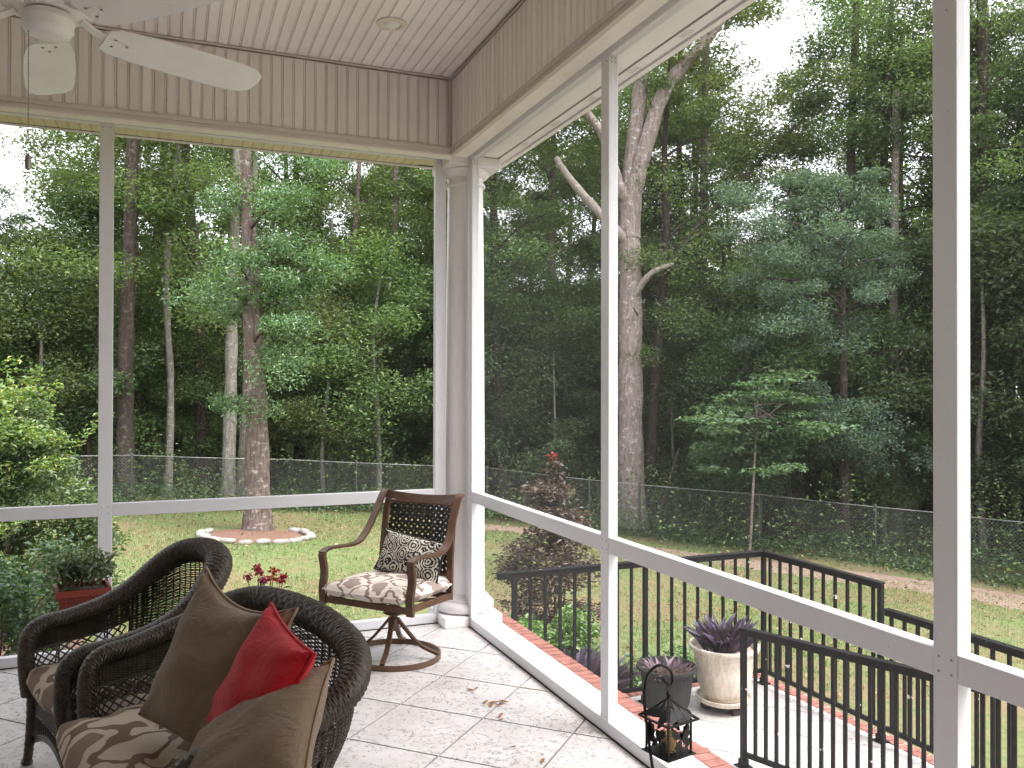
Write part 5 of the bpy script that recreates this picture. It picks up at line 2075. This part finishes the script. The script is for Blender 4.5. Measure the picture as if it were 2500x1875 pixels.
seat_cushion('seat_cushion', 'cream and taupe patterned cushion on the bronze swivel chair', .60, .56, .085, M['ikat_b'], M['ikat_b'], (), on(SCL, SCA, (0, -.055, .392)), SCA, (math.radians(-2), 0))
pillow('throw_pillow', 'black and cream scroll patterned pillow on the bronze swivel chair', .50, .255, .11, M['paisley'], M['strap'],
       place(on(SCL, SCA, (.03, .070, .468)), SCA + math.radians(-4), .36, .10), seed=5)

reseed(112)
# ------------------------------------------------------------------ planter box on its stand, geranium
pb = (-2.325, -0.42)
PA = math.radians(8)
st = empty('plant_stand', (pb[0], pb[1], 0), PA)
tag(st, 'thin black scrolled metal stand holding the terracotta box', 'plant stand')
mb = MB()
for sx in (-1, 1):
    for sy in (-1, 1):
        mb.tube(spline([(sx * .15, sy * .11, .0015), (sx * .125, sy * .10, .12), (sx * .115, sy * .095, .305), (sx * .15, sy * .10, .335), (sx * .18, sy * .10, .315), (sx * .165, sy * .10, .285)], 8), .005, 6)
    mb.tube([(sx * .115, -.095, .305), (sx * .115, .095, .305)], .005, 6)
for sy in (-1, 1):
    mb.tube([(-.115, sy * .095, .305), (.115, sy * .095, .305)], .005, 6)
    mb.tube(spline([(-.13, sy * .105, .08), (0, sy * .1, .2), (.13, sy * .105, .08)], 8), .004, 6)
mb.build('frame', M['black_iron'], None, True).parent = st
bx = empty('planter_box', (pb[0], pb[1], .31), PA)
tag(bx, 'rectangular ribbed terracotta planter box beside the left post', 'planter')
mb = MB()
w0, d0, w1, d1, H = .098, .08, .122, .10, .22
q0 = [(-w0, -d0, .0015), (w0, -d0, .0015), (w0, d0, .0015), (-w0, d0, .0015)]
q1 = [(-w1, -d1, H - .035), (w1, -d1, H - .035), (w1, d1, H - .035), (-w1, d1, H - .035)]
mb.add(q0 + q1, [(0, 3, 2, 1), (0, 1, 5, 4), (1, 2, 6, 5), (2, 3, 7, 6), (3, 0, 4, 7), (4, 5, 6, 7)])
for i in range(13):
    t = -0.86 + 1.72 * i / 12
    for sg in (-1, 1):
        mb.bar((t * w0, sg * (d0 + .0015), .01), (t * w1, sg * (d1 + .0015), H - .04), .008, .006, (0, 1, 0))
mb.build('body', M['terracotta'], None).parent = bx
mb = MB()
for sg in (-1, 1):
    mb.box((-w1 - .012, sg * (d1 - .002) - .008 + sg * .006, H - .034), (w1 + .012, sg * (d1 - .002) + .008 + sg * .006, H))
    mb.box((sg * (w1 - .002) - .008 + sg * .006, -d1 + .0045, H - .0335), (sg * (w1 - .002) + .008 + sg * .006, d1 - .0045, H - .0005))
r = mb.build('rim', M['terracotta'], None)
r.parent = bx
r['kind'] = 'stuff'
s_ = MB().box((-w1 + .008, -d1 + .008, H - .034), (w1 - .008, d1 - .008, H - .02)).build('soil', M['soil'], None)
s_.parent = bx
jp = empty('jade_plant', (pb[0], pb[1], .53), PA)
tag(jp, 'straggly fleshy leaved plant spilling over the terracotta planter box', 'plant')
mb = MB()
P = []
for k in range(46):
    a = random.uniform(0, 2 * PI)
    bx0 = Vector((random.uniform(-.11, .11), random.uniform(-.07, .07), 0))
    spill = random.random() < .16
    e = bx0 + Vector((math.cos(a) * random.uniform(.03, .13), math.sin(a) * random.uniform(.03, .10), random.uniform(.06, .20)))
    if spill:
        e = bx0 + Vector((-random.uniform(.1, .2), -random.uniform(.02, .1), random.uniform(-.14, .05)))
    if bx0.x > .08:
        e.z += .05
    m = bx0.lerp(e, .5) + Vector((0, 0, .05))
    mb.tube(spline([bx0, m, e], 5), .003, 5)
    for q in range(26):
        t = random.uniform(.4, 1)
        P.append(bx0.lerp(e, t) + Vector((random.gauss(0, .018), random.gauss(0, .018), .03 * (1 - t) + random.gauss(0, .014))))
sj = mb.build('stems', M['stem'], None)
sj.parent = jp
sj['kind'] = 'stuff'
link('foliage', leaves(np.array([tuple(p) for p in P]), .034, M['leaf_jade'], 'foliage', .5, flat=.8, droop=-.1), jp)

gp = (-1.40, -0.66)
gpot = empty('flower_pot', (gp[0], gp[1], 0))
tag(gpot, 'clay pot holding the red geranium, behind the wicker chairs', 'flower pot')
MB().lathe([(.085, .0015), (.115, .2), (.125, .205), (.128, .245), (.112, .245), (.10, .2), (.0, .2)], (gp[0], gp[1], 0), 28).build('body', M['terracotta'], gpot, True)
ger = empty('geranium', (gp[0], gp[1], .2))
tag(ger, 'geranium with clusters of dark red flowers peeping above the wicker chair', 'flower')
mb = MB()
fl, lf = [], []
heads = [(-.03, 0, .40), (.06, .02, .37), (-.08, .03, .345), (.0, -.05, .335), (.11, -.02, .345), (.10, .04, .31), (-.01, .08, .36), (.04, -.02, .34)]
for hx, hy, hz in heads:
    mb.tube(spline([(hx * .3, hy * .3, 0), (hx * .7, hy * .7, hz * .6), (hx, hy, hz)], 5), .0025, 5)
    fl.append(blob((hx, hy, hz + .008), (.026, .026, .018), 46))
for k in range(150):
    a, q = random.uniform(0, 2 * PI), random.uniform(0, .14)
    lf.append((q * math.cos(a), q * math.sin(a), random.uniform(.02, .28)))
sj = mb.build('stems', M['stem'], None)
sj.parent = ger
sj['kind'] = 'stuff'
for q in fl:
    link('flower_head', leaves(q, .017, M['petal'], 'flower_head', .9, flat=1), ger)
link('foliage', leaves(np.array(lf), .05, M['leaf_shrub'], 'foliage', .9, upb=1.5), ger)

# ------------------------------------------------------------------ lantern on a crook
lp = Vector((-0.475, -3.36, 0))
LB = 0.500
hk = empty('shepherd_hook', lp)
tag(hk, 'black iron crook standing on the tiles behind the lantern', 'hook')
px = Vector((-0.062, .045))
crk = [(lp.x - .02, lp.y - .04, .010), (lp.x - .035, lp.y - .005, .30), (lp.x - .062, lp.y + .03, .60), (lp.x - .064, lp.y + .032, .70), (lp.x - .050, lp.y + .026, .742), (lp.x - .020, lp.y + .014, .762), (lp.x + .008, lp.y + .003, .745), (lp.x + .014, lp.y, .716), (lp.x + .006, lp.y + .001, .703), (lp.x - .008, lp.y + .006, .711), (lp.x - .014, lp.y + .010, .725)]
MB().tube(spline(crk, 8), .0048, 8).build('crook', M['black_iron'], hk, True)
MB().lathe([(.085, .0015), (.085, .006), (.02, .012), (.012, .03)], (lp.x - .02, lp.y - .04, 0), 24).build('foot', M['black_iron'], hk, True)
lan = empty('lantern', (lp.x, lp.y, LB), math.radians(12))
lan.scale = (.74, .74, .72)
tag(lan, 'black metal lantern with leaf cutouts hanging over the porch sill', 'lantern')


def ladd(name, mb, mat, smooth=False):
    o = mb.build(name, mat, None, smooth)
    o.parent = lan
    return o


b_, hb, hr = .066, .148, .245
mb = MB().box((-.079, -.079, 0), (.079, .079, .004))
ladd('base_plate', mb, M['black_iron'])
for sx in (-1, 1):
    for sy in (-1, 1):
        ladd('corner_post', MB().box((sx * b_ * .97 - .0035, sy * b_ * .97 - .0035, .0042), (sx * b_ * .97 + .0035, sy * b_ * .97 + .0035, hb)), M['black_iron'])
rf = MB()
E_ = .086
cs = [(-E_, -E_, hb), (E_, -E_, hb), (E_, E_, hb), (-E_, E_, hb)]
for i in range(4):
    rf.bar(cs[i], cs[(i + 1) % 4], .010, .006)
    m = Vector(cs[i]).lerp(Vector((0, 0, hr)), .45) - Vector((0, 0, .012))
    rf.tube(spline([cs[i], m, (0, 0, hr - .015), (0, 0, hr)], 5), .0042, 6)
    # leaf shaped roof plates between the hips, leaving gaps
    a, b = Vector(cs[i]), Vector(cs[(i + 1) % 4])
    ap = Vector((0, 0, hr - .012))
    for (t0, t1, h0, h1) in ((.08, .40, .05, .62), (.36, .70, .12, .80), (.64, .95, .04, .58)):
        lo = a.lerp(b, t0).lerp(ap, h0)
        hi = a.lerp(b, (t0 + t1) / 2).lerp(ap, h1)
        md = a.lerp(b, t1).lerp(ap, h0 + .1)
        sd_ = a.lerp(b, t0).lerp(ap, (h0 + h1) / 2)
        n_ = (b - a).cross(ap - a).normalized() * .0012
        vs = [lo + n_, md + n_, hi + n_, sd_ + n_, lo - n_, md - n_, hi - n_, sd_ - n_]
        rf.add(vs, [(0, 1, 2, 3), (7, 6, 5, 4), (0, 4, 5, 1), (1, 5, 6, 2), (2, 6, 7, 3), (3, 7, 4, 0)])
rf.lathe([(.010, hr - .012), (.012, hr), (.005, hr + .012)], (0, 0, 0), 10)
ladd('roof', rf, M['black_iron'])
ringp = [(.010 * math.cos(a), 0, hr + .026 + .016 * math.sin(a)) for a in np.linspace(0, 2 * PI, 15)[:-1]]
ladd('hanging_ring', MB().tube(ringp, .0018, 6, True), M['black_iron'], True)


def leafplate(c, ang, L, w, side):
    """flat cut-metal leaf in one side of the lantern"""
    pts = []
    for i in range(14):
        t = i / 13
        ww = w * math.sin(PI * t) ** .8 * (1 + .18 * math.sin(t * 19))
        pts.append((t * L, ww))
    pts += [(x, -y) for x, y in reversed(pts[1:-1])]
    ca, sa = math.cos(ang), math.sin(ang)
    P = [(c[0] + x * ca - y * sa, c[1] + x * sa + y * ca) for x, y in pts]
    mb = MB()
    R = Matrix.Rotation(side * PI / 2, 3, 'Z')
    vs = [tuple(R @ Vector((x, -b_ * .97 - .0008, z))) for x, z in P] + [tuple(R @ Vector((x, -b_ * .97 + .0008, z))) for x, z in P]
    n = len(P)
    mb.add(vs, [tuple(range(n)), tuple(range(2 * n - 1, n - 1, -1))] + [(i, n + i, n + (i + 1) % n, (i + 1) % n) for i in range(n)])
    return mb


for side in range(4):
    R = Matrix.Rotation(side * PI / 2, 3, 'Z')
    fl_ = -1 if side % 2 else 1
    for c, ang, L, w in (((fl_ * .05, .125), -1.9 if fl_ > 0 else -1.25, .085, .017), ((fl_ * .0, .075), 2.4 if fl_ > 0 else .7, .062, .017), ((fl_ * -.02, .006), 1.2, .075, .016), ((fl_ * .03, .03), .9, .05, .012)):
        ladd('leaf_cutout', leafplate(c, ang, L, w, side), M['black_iron'])
    vine = MB()
    for pts in ([(-.05, .006), (-.02, .05), (.02, .08), (.05, .14)], [(.05, .006), (.03, .05), (-.02, .10), (-.055, .145)], [(-.06, .04), (-.03, .03), (-.01, .006)]):
        vine.tube(spline([tuple(R @ Vector((x * fl_, -b_ * .97, z))) for x, z in pts], 6), .0016, 5)
    ladd('vine', vine, M['black_iron'], True)['kind'] = 'stuff'
cn = empty('candle', (lp.x, lp.y, LB + .004))
tag(cn, 'amber pillar candle inside the black lantern', 'candle')
MB().lathe([(.023, LB + .0048), (.0235, LB + .055), (.022, LB + .058), (.012, LB + .054), (.0, LB + .053)], (lp.x, lp.y, 0), 24).build('wax', M['candle'], cn, True)
MB().tube([(lp.x, lp.y, LB + .052), (lp.x + .002, lp.y, LB + .064)], .0012, 5).build('wick', M['black_iron'], cn)

reseed(113)
# ------------------------------------------------------------------ dry leaves on the tiles
LV = []
for k in range(3):
    mb = MB()
    n = 9

    def fn(i, j, k=k):
        u, v = i, 2 * j - 1
        w = .011 * math.sin(PI * min(1, .06 + .94 * u)) ** .8
        return ((u - .5) * .062, v * w + .004 * math.sin(5 * u + k), .004 + .006 * (v * v) * math.sin(PI * u) + .007 * (u - .5) ** 2 * 4 * (.4 + .4 * k))
    mb.grid(fn, n, 4)
    LV.append(mb.mesh('fallen_leaf', M['dry_leaf'], True))
spots = [(-.350, -1.535, .2), (-.375, -1.560, 1.4), (-.335, -1.575, -.6), (-.30, -1.54, 2.2), (-.385, -1.51, .9), (-.36, -1.30, .4), (-.40, -1.31, 2.4), (-.185, -1.60, 1.2),
         (-.395, -1.75, .3), (-.375, -1.70, 1.0), (-.455, -1.83, -.5), (-.455, -2.06, .1), (-.39, -2.24, 1.1), (-.44, -1.92, .6), (-.39, -1.925, 2.0)]
for k, (x, y, a) in enumerate(spots):
    if k in (7, 10, 13, 14):
        continue
    s = (1.0, .8, .7)[k % 3] * (1.0 if k < 5 else .75)
    o = link('fallen_leaf', LV[k % 3], None, (x, y, .001), (random.uniform(-.1, .1), random.uniform(-.1, .1), a), (s, s, s))
    tag(o, 'curled dry brown leaf lying on the porch tiles', 'leaf', 'dry leaves on the porch tiles')
